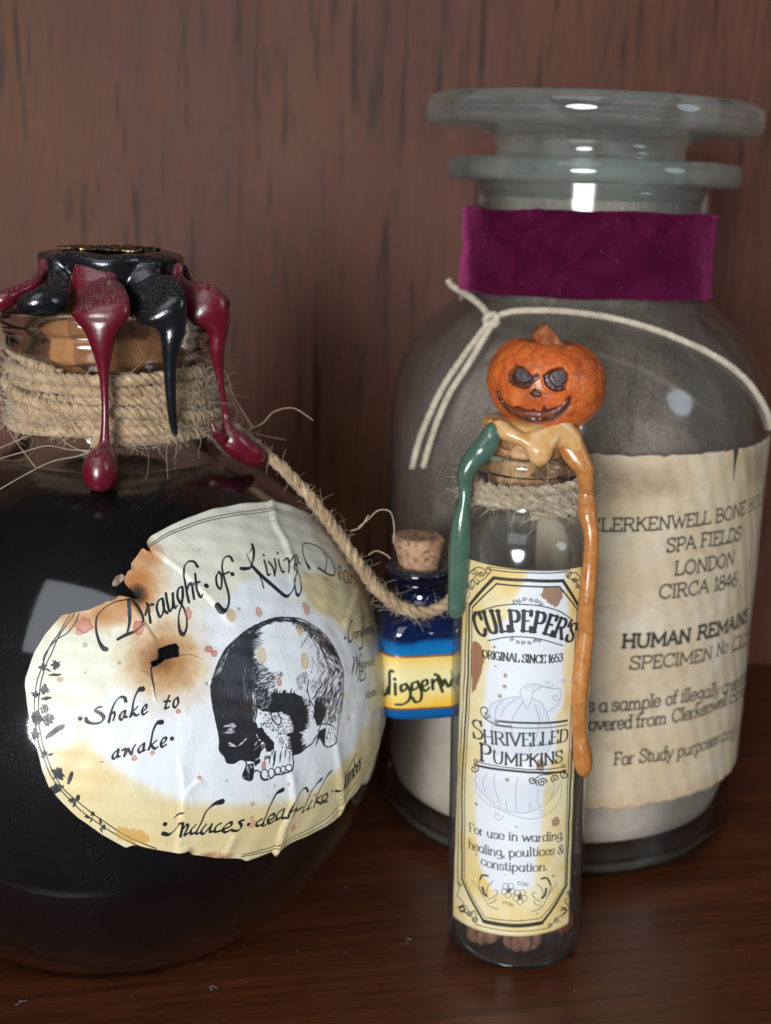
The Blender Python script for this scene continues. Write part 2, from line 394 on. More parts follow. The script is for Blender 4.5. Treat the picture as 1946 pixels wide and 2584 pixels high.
class Art:
    def __init__(s, s0, s1, t0, t1, ppm, base):
        s.s0, s.t0, s.ppm = s0, t0, ppm; s.s1, s.t1 = s1, t1
        s.w, s.h = int((s1 - s0) * ppm), int((t1 - t0) * ppm)
        s.img = np.tile(np.array(base, np.float32) / 255, (s.h, s.w, 1)); s.ink = np.zeros((s.h, s.w), np.float32)
    def px(s, p): p = np.asarray(p, float); return (p - np.array([s.s0, s.t0])) * s.ppm
    def seg(s, a, b, wa, wb, M=None):
        M = s.ink if M is None else M
        m = max(wa, wb) / 2 + 1.5
        x0 = int(max(0, math.floor(min(a[0], b[0]) - m))); x1 = int(min(s.w, math.ceil(max(a[0], b[0]) + m) + 1))
        y0 = int(max(0, math.floor(min(a[1], b[1]) - m))); y1 = int(min(s.h, math.ceil(max(a[1], b[1]) + m) + 1))
        if x1 <= x0 or y1 <= y0: return
        X = np.arange(x0, x1)[None] + 0.5; Y = np.arange(y0, y1)[:, None] + 0.5
        dx, dy = b[0] - a[0], b[1] - a[1]; L = dx * dx + dy * dy + 1e-9
        t = np.clip(((X - a[0]) * dx + (Y - a[1]) * dy) / L, 0, 1)
        d = np.hypot(X - a[0] - t * dx, Y - a[1] - t * dy)
        cov = np.clip((wa + (wb - wa) * t) / 2 - d + 0.5, 0, 1) * np.clip(np.maximum(wa, wb), 0, 1) ** 0.5
        M[y0:y1, x0:x1] = np.maximum(M[y0:y1, x0:x1], cov)
    def stroke(s, pts, wd, nib=None, curve=True, M=None, jit=0.0):
        """pts, widths in mm; nib = (angle, thin ratio) for a broad pen"""
        P = np.asarray(pts, float); W = np.broadcast_to(np.asarray(wd, float), (len(P),))
        Q = np.column_stack([P, W])
        Q = catmull(Q, 6) if (curve and len(P) > 2) else Q
        xy = s.px(Q[:, :2]); ww = Q[:, 2] * s.ppm
        for i in range(len(xy) - 1):
            k = 1.0
            if nib:
                a = math.atan2(xy[i + 1][1] - xy[i][1], xy[i + 1][0] - xy[i][0]); k = nib[1] + (1 - nib[1]) * abs(math.sin(a - nib[0]))
            if jit: k *= 1 + jit * (RNG.random() - 0.5)
            s.seg(xy[i], xy[i + 1], ww[i] * k, ww[i + 1] * k, M)
    def fill(s, pts, M=None, val=1.0, soft=0.0, rough=0.0):
        M = s.ink if M is None else M
        P = s.px(pts); x0, y0 = np.floor(P.min(0) - 3 - soft * s.ppm * 2).astype(int); x1, y1 = np.ceil(P.max(0) + 3 + soft * s.ppm * 2).astype(int)
        x0, y0 = max(0, x0), max(0, y0); x1, y1 = min(s.w, x1), min(s.h, y1)
        if x1 <= x0 or y1 <= y0: return
        X = np.arange(x0, x1)[None] + 0.5; Y = np.arange(y0, y1)[:, None] + 0.5
        if rough:
            n = vnoise(y1 - y0, x1 - x0, 7, int(abs(P[0][0]) * 7) % 999, 2) - 0.5; n2 = vnoise(y1 - y0, x1 - x0, 7, int(abs(P[0][1]) * 5) % 999 + 1, 2) - 0.5
            X = X + n * rough * s.ppm * 2; Y = Y + n2 * rough * s.ppm * 2
        a = inpoly(X, Y, P).astype(np.float32)
        if soft: a = blur(a, soft * s.ppm)
        M[y0:y1, x0:x1] = np.maximum(M[y0:y1, x0:x1], a * val)
    def layer(s): return np.zeros((s.h, s.w), np.float32)
    def wash(s, mask, color, k=1.0):
        a = (mask * k)[..., None]; s.img = s.img * (1 - a) + np.array(color, np.float32) / 255 * a
    def blot(s, c, rx, ry, color, k=0.8, rot=0.0, rough=0.12):
        """a dried spot, darker at its rim"""
        n = 26; a = np.linspace(0, 2 * math.pi, n, endpoint=False); R = 1 + rough * (RNG.random(n) - 0.5) * 2
        P = np.stack([rx * R * np.cos(a), ry * R * np.sin(a)], 1); P = P @ np.array([[math.cos(rot), math.sin(rot)], [-math.sin(rot), math.cos(rot)]]) + np.array(c)
        M = s.layer(); s.fill(P, M); M2 = s.layer(); s.fill((P - np.array(c)) * 0.78 + np.array(c), M2, soft=0.12)
        s.wash(np.clip(M * k - M2 * k * 0.3, 0, 1), color)
    def image(s, name, inkcol=(30, 30, 34), inkk=0.95):
        s.wash(s.ink, inkcol, inkk)
        im = bpy.data.images.new(name, s.w, s.h); buf = np.ones((s.h, s.w, 4), np.float32); buf[..., :3] = np.clip(s.img, 0, 1)
        im.pixels.foreach_set(buf.ravel()); im.pack(); return im
    def uv(s, st): st = np.asarray(st, float); return (st - np.array([s.s0, s.t0])) * s.ppm / np.array([s.w, s.h])

GL = {
'A': (70, ['L5,0 35,100 65,0^', 'L17,36 53,36']), 'B': (62, ['L12,0 12,100|', 'C12,100 38,100 50,90 50,70 38,53 12,53', 'C12,53 42,52 56,40 56,16 42,0 12,0']),
'C': (70, ['C62,80 50,97 34,101 12,82 5,50 12,18 34,-1 52,4 62,20', 'L62,72 62,98']), 'D': (70, ['L12,0 12,100|', 'C12,100 38,99 58,82 64,50 58,18 38,1 12,0']),
'E': (60, ['L12,0 12,100|', 'L12,100 52,100 52,82', 'L12,52 40,52', 'L12,0 54,0 54,19']), 'F': (56, ['L12,0 12,100|', 'L12,100 52,100 52,82', 'L12,50 40,50']),
'G': (74, ['C62,80 50,97 34,101 12,82 5,50 12,18 34,-1 52,3 63,16', 'L64,0 64,42 46,42']), 'H': (72, ['L12,0 12,100|', 'L60,0 60,100|', 'L12,52 60,52']),
'I': (26, ['L13,0 13,100|']), 'K': (68, ['L12,0 12,100|', 'L58,100 12,44', 'L28,62 62,0^']), 'L': (58, ['L12,0 12,100|', 'L12,0 54,0 54,22']),
'M': (90, ['L12,0 12,100 45,22 78,100 78,0|']), 'N': (76, ['L12,0 12,100 62,0 62,100|']), 'O': (78, ['C38,101 14,84 5,50 14,16 38,-1 62,16 71,50 62,84 38,101']),
'P': (60, ['L12,0 12,100|', 'C12,100 40,100 55,88 55,62 40,47 12,46']), 'R': (68, ['L12,0 12,100|', 'C12,100 40,100 54,88 54,66 40,52 12,50', 'L34,50 62,0^']),
'S': (58, ['C50,82 40,98 26,101 10,92 6,76 16,60 40,46 52,28 46,8 28,-1 12,5 4,22', 'L50,74 50,98', 'L5,26 5,2']), 'T': (62, ['L31,0 31,100^', 'L5,80 5,100 57,100 57,80']),
'U': (74, ['C12,100 12,40 20,8 38,-1 56,8 62,40 62,100|']), 'V': (70, ['L5,100 35,0 65,100|']), 'W': (96, ['L4,100 28,0 48,86 68,0 92,100|']),
'a': (56, ['C46,60 28,66 10,52 6,28 14,4 28,-1 42,12 46,30', 'L46,64 46,0^']), 'b': (56, ['L10,100 10,2', 'C10,40 26,66 44,56 50,32 42,6 26,-2 10,12']),
'c': (50, ['C44,50 34,63 20,63 8,50 5,30 10,8 26,-1 38,3 46,16']), 'd': (56, ['C46,45 32,66 12,56 6,32 12,6 28,-2 46,14', 'L46,100 46,0^']),
'e': (52, ['C7,34 46,36 44,54 28,65 10,54 5,30 12,6 28,-1 40,5 46,16']), 'f': (34, ['C36,94 28,102 16,94 14,70 14,0^', 'L2,62 30,62']),
'g': (56, ['C46,50 30,66 12,56 6,36 14,14 28,8 42,18 46,36', 'C46,64 46,20 46,-12 34,-30 18,-30 8,-20']), 'h': (58, ['L10,100 10,0^', 'C10,40 24,62 38,60 46,44 46,0^']),
'i': (24, ['L12,62 12,0^', 'D12,86']), 'j': (22, ['C12,62 12,-10 4,-28', 'D12,86']), 'k': (54, ['L10,100 10,0^', 'L44,62 10,24', 'L22,38 48,0^']), 'l': (22, ['L11,100 11,0^']),
'm': (86, ['L10,62 10,0^', 'C10,40 22,62 34,60 42,44 42,0^', 'C42,40 54,62 66,60 74,44 74,0^']), 'n': (58, ['L10,62 10,0^', 'C10,40 24,62 38,60 46,44 46,0^']),
'o': (56, ['C28,64 12,56 5,32 12,6 28,-1 44,6 51,32 44,56 28,64']), 'p': (58, ['L10,62 10,-32^', 'C10,42 26,66 44,56 50,32 42,6 26,-2 10,14']),
'r': (40, ['L10,62 10,0^', 'C10,38 20,58 36,60']), 's': (46, ['C40,50 34,62 20,64 8,54 10,42 24,33 38,24 40,10 26,-1 12,1 5,14']),
't': (34, ['C14,86 14,20 20,0 32,4', 'L2,62 30,62']), 'u': (58, ['C10,62 10,18 20,-1 34,2 46,22', 'L46,62 46,0^']), 'v': (52, ['L4,62 26,0 48,62|']),
'w': (78, ['L4,62 22,0 39,58 56,0 74,62|']), 'y': (52, ['L4,62 26,4', 'C48,62 26,0 18,-26 4,-28']), '0': (60, ['C30,101 12,86 5,50 12,14 30,-1 48,14 55,50 48,86 30,101']),
'1': (34, ['L6,82 18,100 18,0^']), '3': (54, ['C8,86 22,101 40,96 46,78 36,58 22,54', 'C22,54 42,50 49,28 40,4 22,-2 6,12']), '4': (60, ['L44,0 44,100 4,30 56,30']),
'5': (54, ['L46,100 12,100 9,56', 'C9,56 30,64 47,48 47,16 28,-1 6,10']), '6': (56, ['C46,94 22,92 8,56 6,26 18,1 34,-1 50,20 46,46 28,58 8,38']),
'8': (56, ['C28,54 10,66 12,90 28,101 44,90 46,66 28,54 6,38 6,10 28,-1 50,10 50,38 28,54']), "'": (20, ['L10,100 8,74']), '.': (20, ['D10,4']), ',': (20, ['L11,6 6,-14']), '-': (36, ['L6,34 30,34']),
'&': (66, ['C60,50 40,-2 20,-2 6,20 20,44 40,66 40,90 26,100 14,86 20,60 60,0']), ' ': (30, []),
}
def text(art, s, anchors, height, wd, slab=0.0, nib=None, shear=0.0, seed=0, wob=0.0, M=None, serif_w=0.8):
    """lay s along the curve through anchors (mm); height one number or one per anchor"""
    A = np.asarray(anchors, float); H = np.broadcast_to(np.asarray(height, float), (len(A),))
    Q = catmull(np.column_stack([A, H]), 16); d = np.r_[0, np.cumsum(np.hypot(*np.diff(Q[:, :2], axis=0).T))]
    adv = sum(GL[c][0] for c in s); rg = np.random.default_rng(seed + len(s))
    def place(u, v, cx):
        t = np.clip(u / adv * d[-1], -1e9, 1e9); tc = np.clip(cx / adv, 0, 1) * d[-1]
        p = np.array([np.interp(t, d, Q[:, 0]), np.interp(t, d, Q[:, 1])]); h = np.interp(tc, d, Q[:, 2])
        i = min(len(Q) - 2, max(0, np.searchsorted(d, tc) - 1)); T = Q[i + 1, :2] - Q[i, :2]; T = T / np.linalg.norm(T); Nn = np.array([-T[1], T[0]])
        return p + Nn * v * h / 100 + T * shear * v * h / 100, T, h
    x = 0
    for c in s:
        adw, strokes = GL[c]; cx = x + adw / 2; dy = rg.normal() * wob
        for st in strokes:
            k, body = st[0], st[1:]; fl = ''
            if body[-1] in '^|': fl = body[-1]; body = body[:-1]
            pts = [tuple(map(float, q.split(','))) for q in body.split()]
            R = [place(x + a, b + dy, cx) for a, b in pts]
            T, h = R[0][1], R[0][2]; ww = wd * h / 100
            if k == 'D': art.stroke([R[0][0], R[0][0] + 0.01], ww * 1.25, curve=False, M=M); continue
            art.stroke([r[0] for r in R], ww, nib, k == 'C', M)
            if slab and fl:
                for e in ([R[0], R[-1]] if fl == '|' or (fl == '^' and k == 'L' and len(pts) == 2 and c in 'HIKLlhikd') else [R[-1]]):
                    art.stroke([e[0] - T * slab * h / 100, e[0] + T * slab * h / 100], ww * serif_w, None, False, M)
        x += adw
def curve_px(art, conv, zf, pts, wd, nib=None, M=None, curve=True, jit=0.0):
    art.stroke([conv(*zf(x, y)) for x, y in pts], wd, nib, curve, M, jit)

def paper_mat(name, img, rough=0.5, coat=0.0, bump=0.15, bscale=900, wrinkle=0.0, trans=0.0):
    M = Mat(name, rough); t = M.n('ShaderNodeTexImage', image=img, interpolation='Cubic', extension='EXTEND')
    u = M.n('ShaderNodeUVMap', uv_map='UVMap'); M.l(u.outputs[0], t.inputs[0]); M.set('Base Color', t.outputs[0])
    M.b.inputs['Coat Weight'].default_value = coat; M.b.inputs['Coat Roughness'].default_value = 0.22
    n = M.bump(M.noise(M.coord(), bscale, 4, 0.7), bump, 0.0003)
    if wrinkle:
        n = M.bump(M.noise(M.coord((1, 1, 0.4)), 70, 4, 0.6, 1.5), wrinkle, 0.0012, n)
    M.set('Normal', n); return M.m

# ------------------------------------------------------------------ the setting
def slab(name, lo, hi, mat, kind=None, bev=0.0015):
    x0, y0, z0 = lo; x1, y1, z1 = hi
    V = [(x, y, z) for z in (z0, z1) for y in (y0, y1) for x in (x0, x1)]
    F = [(0, 2, 3, 1), (4, 5, 7, 6), (0, 1, 5, 4), (2, 6, 7, 3), (0, 4, 6, 2), (1, 3, 7, 5)]
    o = mesh(name, V, F, mat, None, smooth=False); b = o.modifiers.new('bevel', 'BEVEL'); b.width = bev; b.segments = 2
    if kind: o['kind'] = kind
    return o
shelf_m = wood('mahogany_shelf', 0, (0.012, 0.0035, 0.002), (0.078, 0.019, 0.007), (0.16, 0.044, 0.014), 0.40, 0.35, 0.35, rot=(0, 0, math.radians(-13)))
wall_m = wood('mahogany_back_panel', 2, (0.038, 0.012, 0.007), (0.104, 0.035, 0.0195), (0.136, 0.049, 0.028), 0.55, 0.75, 0.0, 1.0, tint=(0.19, 0.075, 0.018))
sh = slab('shelf', (-420, 196, -18), (480, 429.6, 0), shelf_m, 'structure')
wl = slab('back_wall', (-420, 430, -18), (480, 442, 520), wall_m, 'structure')

# ------------------------------------------------------------------ round potion bottle
cB = EYE + ray(296, 1750) * 282; BX, BY, BZ, BR = cB[0], cB[1], cB[2], 56.0
ph = np.radians(np.arange(-52, 70, 2.0))
out = [(BR * math.cos(a), BZ + BR * math.sin(a)) for a in ph]
neck_out = [(18.6, 100.5), (17.8, 103), (17.6, 106), (17.6, 115), (18.2, 117.2), (20.6, 118.6), (21.9, 119.8), (22.2, 121.2), (21.7, 122.3), (21.5, 122.8), (22.1, 123.8), (22.3, 125.2), (21.6, 126.5), (19.5, 127.2)]
inn = [(16.4, 126.9), (15.0, 125), (14.9, 110), (15.2, 103), (17.2, 99)] + [(55.2 * math.cos(a), BZ + 55.2 * math.sin(a)) for a in ph[::-1] if math.cos(a) * 55.2 > 18 and a < 1.2] + [(20, 3.0), (0, 3.4)]
prof = [(0, 1.6), (20, 1.4), (28, 0.7), (31, 0.1), (33, 0.5)] + out + neck_out + inn
zz = [p[1] for p in out + neck_out]; rr = [p[0] for p in out + neck_out]
BOT = Rev(BX, BY, zz, rr)
bottle = empty('round_potion_bottle', (BX, BY, 0), 'round black bottle with skull label, red and black wax dripping over its neck', 'potion bottle')
clear = glass_mat('clear_glass', (0.97, 0.985, 0.98))
V, F = revolve_vf(prof, BX, BY, seg=160); mesh('glass_body', V, F, glass_mat('dusty_bottle_glass', rough=0.06, dust=0.007, film=0.001, dscale=1500), bottle)
M = Mat('black_liquid', 0.5, (0.004, 0.003, 0.005)); M.b.inputs['Specular IOR Level'].default_value = 0.12; v = M.coord()
vo = M.n('ShaderNodeTexVoronoi'); vo.inputs['Scale'].default_value = 2300; M.l(v, vo.inputs[0])
vr = M.n('ShaderNodeTexVoronoi'); vr.inputs['Scale'].default_value = 700; M.l(v, vr.inputs[0])
gl = M.math('MULTIPLY', M.math('LESS_THAN', vo.outputs['Distance'], 0.15), M.ramp(M.noise(v, 90, 3, 0.6), [(0.53, (0, 0, 0)), (0.62, (1, 1, 1))]))
c = M.mix(gl, M.ramp(M.noise(v, 2600, 3, 0.9), [(0.46, (0.002, 0.0015, 0.003)), (0.74, (0.026, 0.016, 0.016))]), M.mix(0.75, vr.outputs['Color'], (0.12, 0.26, 0.5)))
M.set('Base Color', c); M.set('Metallic', M.math('MULTIPLY', gl, 0.8)); M.set('Normal', M.bump(vo.outputs['Distance'], 0.25, 0.0002))
liq = [(0, 3.6)] + [(20, 3.2)] + [(55.1 * math.cos(a), BZ + 55.1 * math.sin(a)) for a in ph if a < 1.09] + [(24.9, 95.3), (23.5, 95.0), (0, 94.9)]
V, F = revolve_vf(liq, BX, BY, seg=120, closed=False); mesh('liquid', V, F, M.m, bottle)
ck = cork_mat('bottle_cork', (0.15, 0.052, 0.020), (0.42, 0.18, 0.065), 170)
V, F = revolve_vf([(0, 107), (13.6, 107), (14.3, 109), (14.7, 125), (13.6, 127.5), (13.0, 129), (12.6, 134.5), (0, 134.6)], BX, BY, seg=64, closed=False, wob=lambda t, z: 0.012 * np.sin(9 * t + z) + 0.01 * np.sin(23 * t - z * 2))
mesh('cork', V, F, ck, bottle)

# wax seal and drips
black = wax_mat('black_wax', (0.007, 0.008, 0.010), 0.22, 0.22); red = wax_mat('dark_red_wax', (0.120, 0.004, 0.014), 0.5, 0.30)
capz = [(0, 137.4), (9, 137.5), (12.2, 137.3), (13.5, 136.9), (13.9, 136.0), (13.6, 134.6), (13.0, 133.2), (12.7, 132.2), (12.2, 132.0), (0, 132.0)]
capz = [tuple(q) for q in smooth_profile(capz, 4)]
V, F = revolve_vf(capz, BX, BY, seg=96, closed=False, wob=lambda t, z: 0.02 * np.sin(3 * t + 1) + 0.014 * np.sin(7 * t))
V = np.array(V); low = V[:, 2] < 135.2
V[low, 2] -= (135.2 - V[low, 2]) * (0.6 + 0.9 * np.sin(5 * np.arctan2(V[low, 0] - BX, BY - V[low, 1]) + 0.6))
V[:, 2] += 0.25 * np.sin(V[:, 0] * 0.5) + 0.15 * np.sin(V[:, 1] * 0.8)
bcap = (V, F)
J = Z(0, 560, 2.2213); j2 = lambda L: [(*J(a, b), hw / 2.2213, *rest) for a, b, hw, *rest in L]
flow('wax_drip', j2([(530, 235, 118, 12.6, .8), (530, 300, 122, 13.2, 1.2), (545, 370, 125, 14.5, 1.4), (558, 430, 150, 19.5, 1.5), (565, 490, 176, 23.2, 1.6), (568, 545, 150, 23.6), (570, 610, 98, 23.8), (574, 690, 66, 23.8), (580, 780, 44, 23.7), (586, 900, 27, 23.8), (590, 1050, 21, 24), (588, 1200, 26, 24.6), (583, 1260, 40, 25), (575, 1315, 78, 26, 3.2), (566, 1390, 105, 27, 4.2), (565, 1445, 96, 27.2, 3.8), (565, 1485, 58, 27, 2), (565, 1503, 14, 26.8, .5)]), BOT, red, bottle, label='long dark red drip ending in a round bead')
bd1 = flow('wax_drip', j2([(785, 225, 128, 13.2, 1), (790, 300, 118, 13.6, 1.3), (815, 370, 125, 15, 1.4), (870, 430, 165, 20, 1.5), (915, 490, 148, 23.2, 1.6), (950, 550, 105, 23.6), (965, 610, 80, 23.7), (957, 700, 54, 23.7), (953, 850, 37, 23.7), (960, 1000, 29, 23.6), (972, 1130, 25, 23.4), (982, 1185, 18, 23.3), (985, 1206, 6, 23.2)]), BOT, black, bottle, raw=True)
flow('wax_drip', j2([(975, 235, 56, 13, .8), (975, 320, 58, 13.4, 1.2), (1010, 385, 80, 16, 1.4), (1090, 440, 118, 20.5, 1.4), (1165, 490, 122, 23, 1.6), (1205, 550, 88, 23.5), (1222, 620, 58, 23.6), (1218, 720, 42, 23.5), (1228, 830, 28, 23.5), (1246, 950, 18, 23.7), (1266, 1080, 19, 24), (1276, 1150, 34, 24.6), (1300, 1215, 74, 25.5, 2), (1370, 1275, 72, 27.5, 2.4), (1430, 1310, 60, 29, 2.3), (1470, 1330, 26, 29.5, 1)]), BOT, red, bottle, label='dark red drip bending right into a lobe')
bd2 = flow('wax_drip', j2([(325, 205, 62, 13.2, 1), (325, 290, 55, 13.6, 1.3), (320, 370, 80, 16, 1.5), (290, 425, 98, 20, 2.2), (220, 450, 82, 22, 2.6), (150, 465, 60, 23, 2.4), (108, 470, 26, 23.4, 1)]), BOT, black, bottle, raw=True)
flow('wax_drip', j2([(262, 215, 40, 13, .9), (235, 300, 34, 15, 1.2), (190, 350, 34, 18, 1.4), (110, 395, 42, 21, 1.8), (20, 440, 52, 24, 2), (-70, 490, 50, 26, 1.6)]), BOT, red, bottle, label='dark red drip running off to the left')
bd3 = flow('wax_drip', j2([(1025, 250, 26, ('y', BY + 6), 1), (1050, 340, 34, ('y', BY + 8), 1.3), (1120, 385, 44, ('y', BY + 8), 1.8), (1200, 420, 48, ('y', BY + 8), 2), (1255, 455, 34, ('y', BY + 6), 1.6), (1275, 480, 12, ('y', BY + 5), .7)]), BOT, black, bottle, raw=True)
melt('wax_seal', [bcap, bd1, bd2, bd3], black, bottle, 'black wax cap with its drips')
flow('wax_drip', j2([(1190, 1120, 10, 24.2, .5), (1195, 1150, 14, 24.4, .6), (1215, 1180, 24, 24.8, 1), (1250, 1220, 30, 25.2, 1)]), BOT, red, bottle, label='small red splash')
# torn foil emblem on the wax
M = Mat('torn_black_gold_foil', 0.35); M.b.inputs['Metallic'].default_value = 0.6
M.set('Base Color', M.ramp(M.noise(M.coord(), 420, 5, 0.8), [(0.50, (0.008, 0.008, 0.008)), (0.60, (0.42, 0.30, 0.12))], 'EASE'))
V, F = [], []; nr, na = 8, 60; q0 = on_z(*J(640, 160), 137.9)
for i in range(nr + 1):
    for j in range(na):
        a = 2 * math.pi * j / na; r = 9.4 * i / nr * (1 + 0.05 * math.sin(3 * a) + (0.06 * math.sin(11 * a) if i == nr else 0)); x, y = r * math.sin(a), -r * math.cos(a)
        V.append((BX + x - 0.2, BY + y, 137.85 + 0.12 * math.sin(x * 2.1 + 0.7) * math.cos(y * 1.7) + 0.22 * math.sin(x * 5 + y * 3) * (x > -1) + (0.15 if i == nr and x > 1 else 0)))
for i in range(nr):
    for j in range(na): j_ = (j + 1) % na; F.append((i * na + j, i * na + j_, (i + 1) * na + j_, (i + 1) * na + j))
o = mesh('foil_emblem', V, F, M.m, bottle, smooth=False); so = o.modifiers.new('thickness', 'SOLIDIFY'); so.thickness = 0.00025

# jute wrapped round the neck
jute = jute_mat('jute_twine', [(0.22, 0.12, 0.055), (0.50, 0.33, 0.18), (0.72, 0.56, 0.38)])
jute_hair = jute_mat('jute_fibre', [(0.42, 0.29, 0.17), (0.60, 0.47, 0.31), (0.78, 0.66, 0.50)])
th = np.linspace(0, 2 * math.pi * 6.2, 520); z = 102.9 + th / (2 * math.pi) * 2.05
rad = 18.9 + 0.35 * np.sin(th * 0.37) ; z = z + 0.35 * np.sin(th * 0.9 + 1) + 0.25 * np.sin(th * 2.3)
P = np.stack([BX + rad * np.sin(th), BY - rad * np.cos(th), z], 1)
V, F = rope_vf(P, 1.22, 3, 5.0, 8, 0.75, 3); tw = mesh('twine_wrap', V, F, jute, bottle)
th2 = np.linspace(-2.6, 2.6, 160); P2 = np.stack([BX + 20.4 * np.sin(th2), BY - 20.4 * np.cos(th2), 109.5 - 2.6 * np.sin(th2 * 0.9) + 0.5 * np.sin(3 * th2)], 1)
V, F = rope_vf(P2, 1.1, 3, 5.0, 8, 0.75, 5); mesh('twine_wrap', V, F, jute, bottle)
nrm = np.stack([np.sin(th), -np.cos(th), np.zeros_like(th)], 1)
V, F = fibres_vf(P + nrm * 1.0, nrm, 520, (3, 13), 0.045, 4, 0.15, 1.0); mesh('loose_fibres', V, F, jute_hair, tw, kind='stuff')
tan_ = np.stack([np.cos(th), np.sin(th), np.zeros_like(th)], 1); V, F = fibres_vf(P + nrm * 1.25 + RNG.normal(size=P.shape) * [0, 0, .6], nrm, 1500, (1.5, 7), 0.055, 44, 0.0, 1.0, tan_); mesh('surface_fibres', V, F, jute_hair, tw, kind='stuff')
# a slack end that falls to the left, and a few long hairs on the shoulder
Pl = [on_y(*q, BY - 6 + i * -2.2) for i, q in enumerate([(-60, 770), (-10, 830), (30, 872), (70, 905), (110, 930), (150, 950)])]
V, F = rope_vf(catmull(Pl, 10), 1.5, 3, 6, 8, 0.7, 8); re_ = mesh('twine_end', V, F, jute, bottle)
Q = catmull(Pl, 10); V, F = fibres_vf(Q, np.tile([[0, -1.0, 0.2]], (len(Q), 1)), 90, (3, 12), 0.045, 9, 0.25, 1.3); mesh('loose_fibres', V, F, jute_hair, re_, kind='stuff')
hairs = [[(-10, 1240), (60, 1200), (130, 1165), (200, 1150), (250, 1130)], [(-10, 1160), (60, 1140), (120, 1125), (180, 1135), (235, 1137)], [(-10, 1135), (60, 1105), (130, 1080), (210, 1060)],
         [(140, 1085), (170, 1120), (220, 1140), (250, 1130)], [(0, 1000), (20, 1080), (60, 1140), (90, 1180)], [(545, 1040), (620, 1085), (670, 1100), (720, 1110)], [(600, 1095), (660, 1070), (690, 1040), (740, 1030), (790, 1060)], [(430, 870), (560, 930), (590, 1000), (640, 1080)], [(5, 890), (30, 960), (20, 1030), (45, 1090)]]
Vs, Fs, off = [], [], 0
for k, hpts in enumerate(hairs):
    q = catmull([BOT.hit(a, b, 1.2 + (k % 3)) for a, b in hpts], 8); V, F = tube_vf(q, 0.07, 4, off, False); Vs.append(V); Fs += F; off += len(V)
mesh('loose_fibres', np.concatenate(Vs), Fs, jute_hair, tw, kind='stuff')

# the cord from which the little blue bottle hangs
BLX, BLY = 0, 0
cp = [(600, 1085, 268), (640, 1118, 266), (695, 1165, 264), (755, 1225, 263), (810, 1290, 262), (860, 1360, 263), (905, 1425, 263), (945, 1478, 262), (985, 1515, 261), (1030, 1540, 260.5), (1075, 1546, 260.5), (1115, 1532, 261.5), (1145, 1512, 264), (1165, 1490, 268)]
cord = catmull([on_y(a, b, y) for a, b, y in cp], 10)
V, F = rope_vf(cord, 1.18, 3, 7.4, 12, 0.6, 12, 0.3); hc = mesh('hanging_cord', V, F, jute, bottle)
ctan = frames(cord)[0]; V, F = fibres_vf(cord + RNG.normal(size=cord.shape) * .55 + np.array([.2, -.9, .2]), np.tile([[0.2, -0.9, 0.3]], (len(cord), 1)), 420, (1.5, 6), 0.05, 46, 0.0, 1.0, ctan); mesh('surface_fibres', V, F, jute_hair, hc, kind='stuff')
V, F = fibres_vf(cord, np.tile([[0.3, -0.8, 0.5]], (len(cord), 1)), 170, (2, 9), 0.045, 21, 0.1, 1.4); mesh('loose_fibres', V, F, jute_hair, hc, kind='stuff')
hh = [[(905, 1330), (930, 1310), (955, 1288), (985, 1292), (995, 1330), (993, 1370)], [(885, 1340), (910, 1330), (930, 1300)], [(930, 1400), (950, 1390), (975, 1400), (985, 1410)], [(1000, 1545), (1005, 1570), (1015, 1582)]]
Vs, Fs, off = [], [], 0
for k, hpts in enumerate(hh):
    q = catmull([on_y(a, b, 261) for a, b in hpts], 8); V, F = tube_vf(q, 0.10, 4, off, False); Vs.append(V); Fs += F; off += len(V)
mesh('loose_fibres', np.concatenate(Vs), Fs, jute_hair, hc, kind='stuff')

# ---- paper label with the skull
n0 = BOT.hit(520, 1715) - cB; n0 /= np.linalg.norm(n0)
eu = np.array([0, 0, 1.0]); eu -= n0 * (eu @ n0); eu /= np.linalg.norm(eu); er = np.cross(eu, n0); er /= np.linalg.norm(er)
if er[0] < 0: er = -er
def sconv(px, py):
    d = BOT.hit(px, py) - cB; d /= np.linalg.norm(d); c_ = min(1, max(-1, d @ n0)); a = math.acos(c_); t = np.array([d @ er, d @ eu]); return t / (np.linalg.norm(t) + 1e-9) * a * BR
def spt(st, h):
    st = np.asarray(st, float); a = np.linalg.norm(st, axis=-1) / BR; k = np.where(a > 1e-6, np.sin(a) / np.maximum(a * BR, 1e-9), 1 / BR)
    d = np.cos(a)[..., None] * n0 + k[..., None] * (st[..., 0:1] * er + st[..., 1:2] * eu); return cB + d * (BR + np.asarray(h)[..., None])
G = Z(0, 1250, 1.666)
outl = [(630, 180), (700, 140), (800, 95), (900, 62), (1000, 45), (1118, 38), (1123, 30), (1136, 36), (1200, 48), (1300, 85), (1400, 150), (1450, 210), (1475, 262), (1522, 370), (1560, 470), (1585, 560), (1600, 640), (1606, 740), (1608, 840), (1608, 960), (1590, 1030), (1570, 1100), (1540, 1160), (1500, 1230), (1430, 1300), (1420, 1340), (1350, 1390), (1250, 1440), (1163, 1485), (1150, 1512), (1140, 1490), (1080, 1515), (1030, 1532), (1010, 1520), (900, 1515), (800, 1500), (790, 1485), (775, 1492), (740, 1496), (640, 1480), (560, 1465), (530, 1476), (430, 1420), (330, 1350), (260, 1280), (210, 1220), (180, 1150), (155, 1050), (135, 1000), (120, 900), (108, 800), (111, 770), (150, 660), (200, 580), (265, 505), (300, 498), (340, 490), (375, 484), (400, 472), (430, 462), (445, 450), (475, 446), (500, 425), (522, 428), (560, 440), (592, 438), (560, 412), (545, 398), (528, 385), (520, 360), (538, 322), (555, 318), (548, 295), (575, 262), (598, 228), (612, 240), (624, 246), (627, 228), (616, 204)]
OUT = np.array([sconv(*G(*p)) for p in outl])
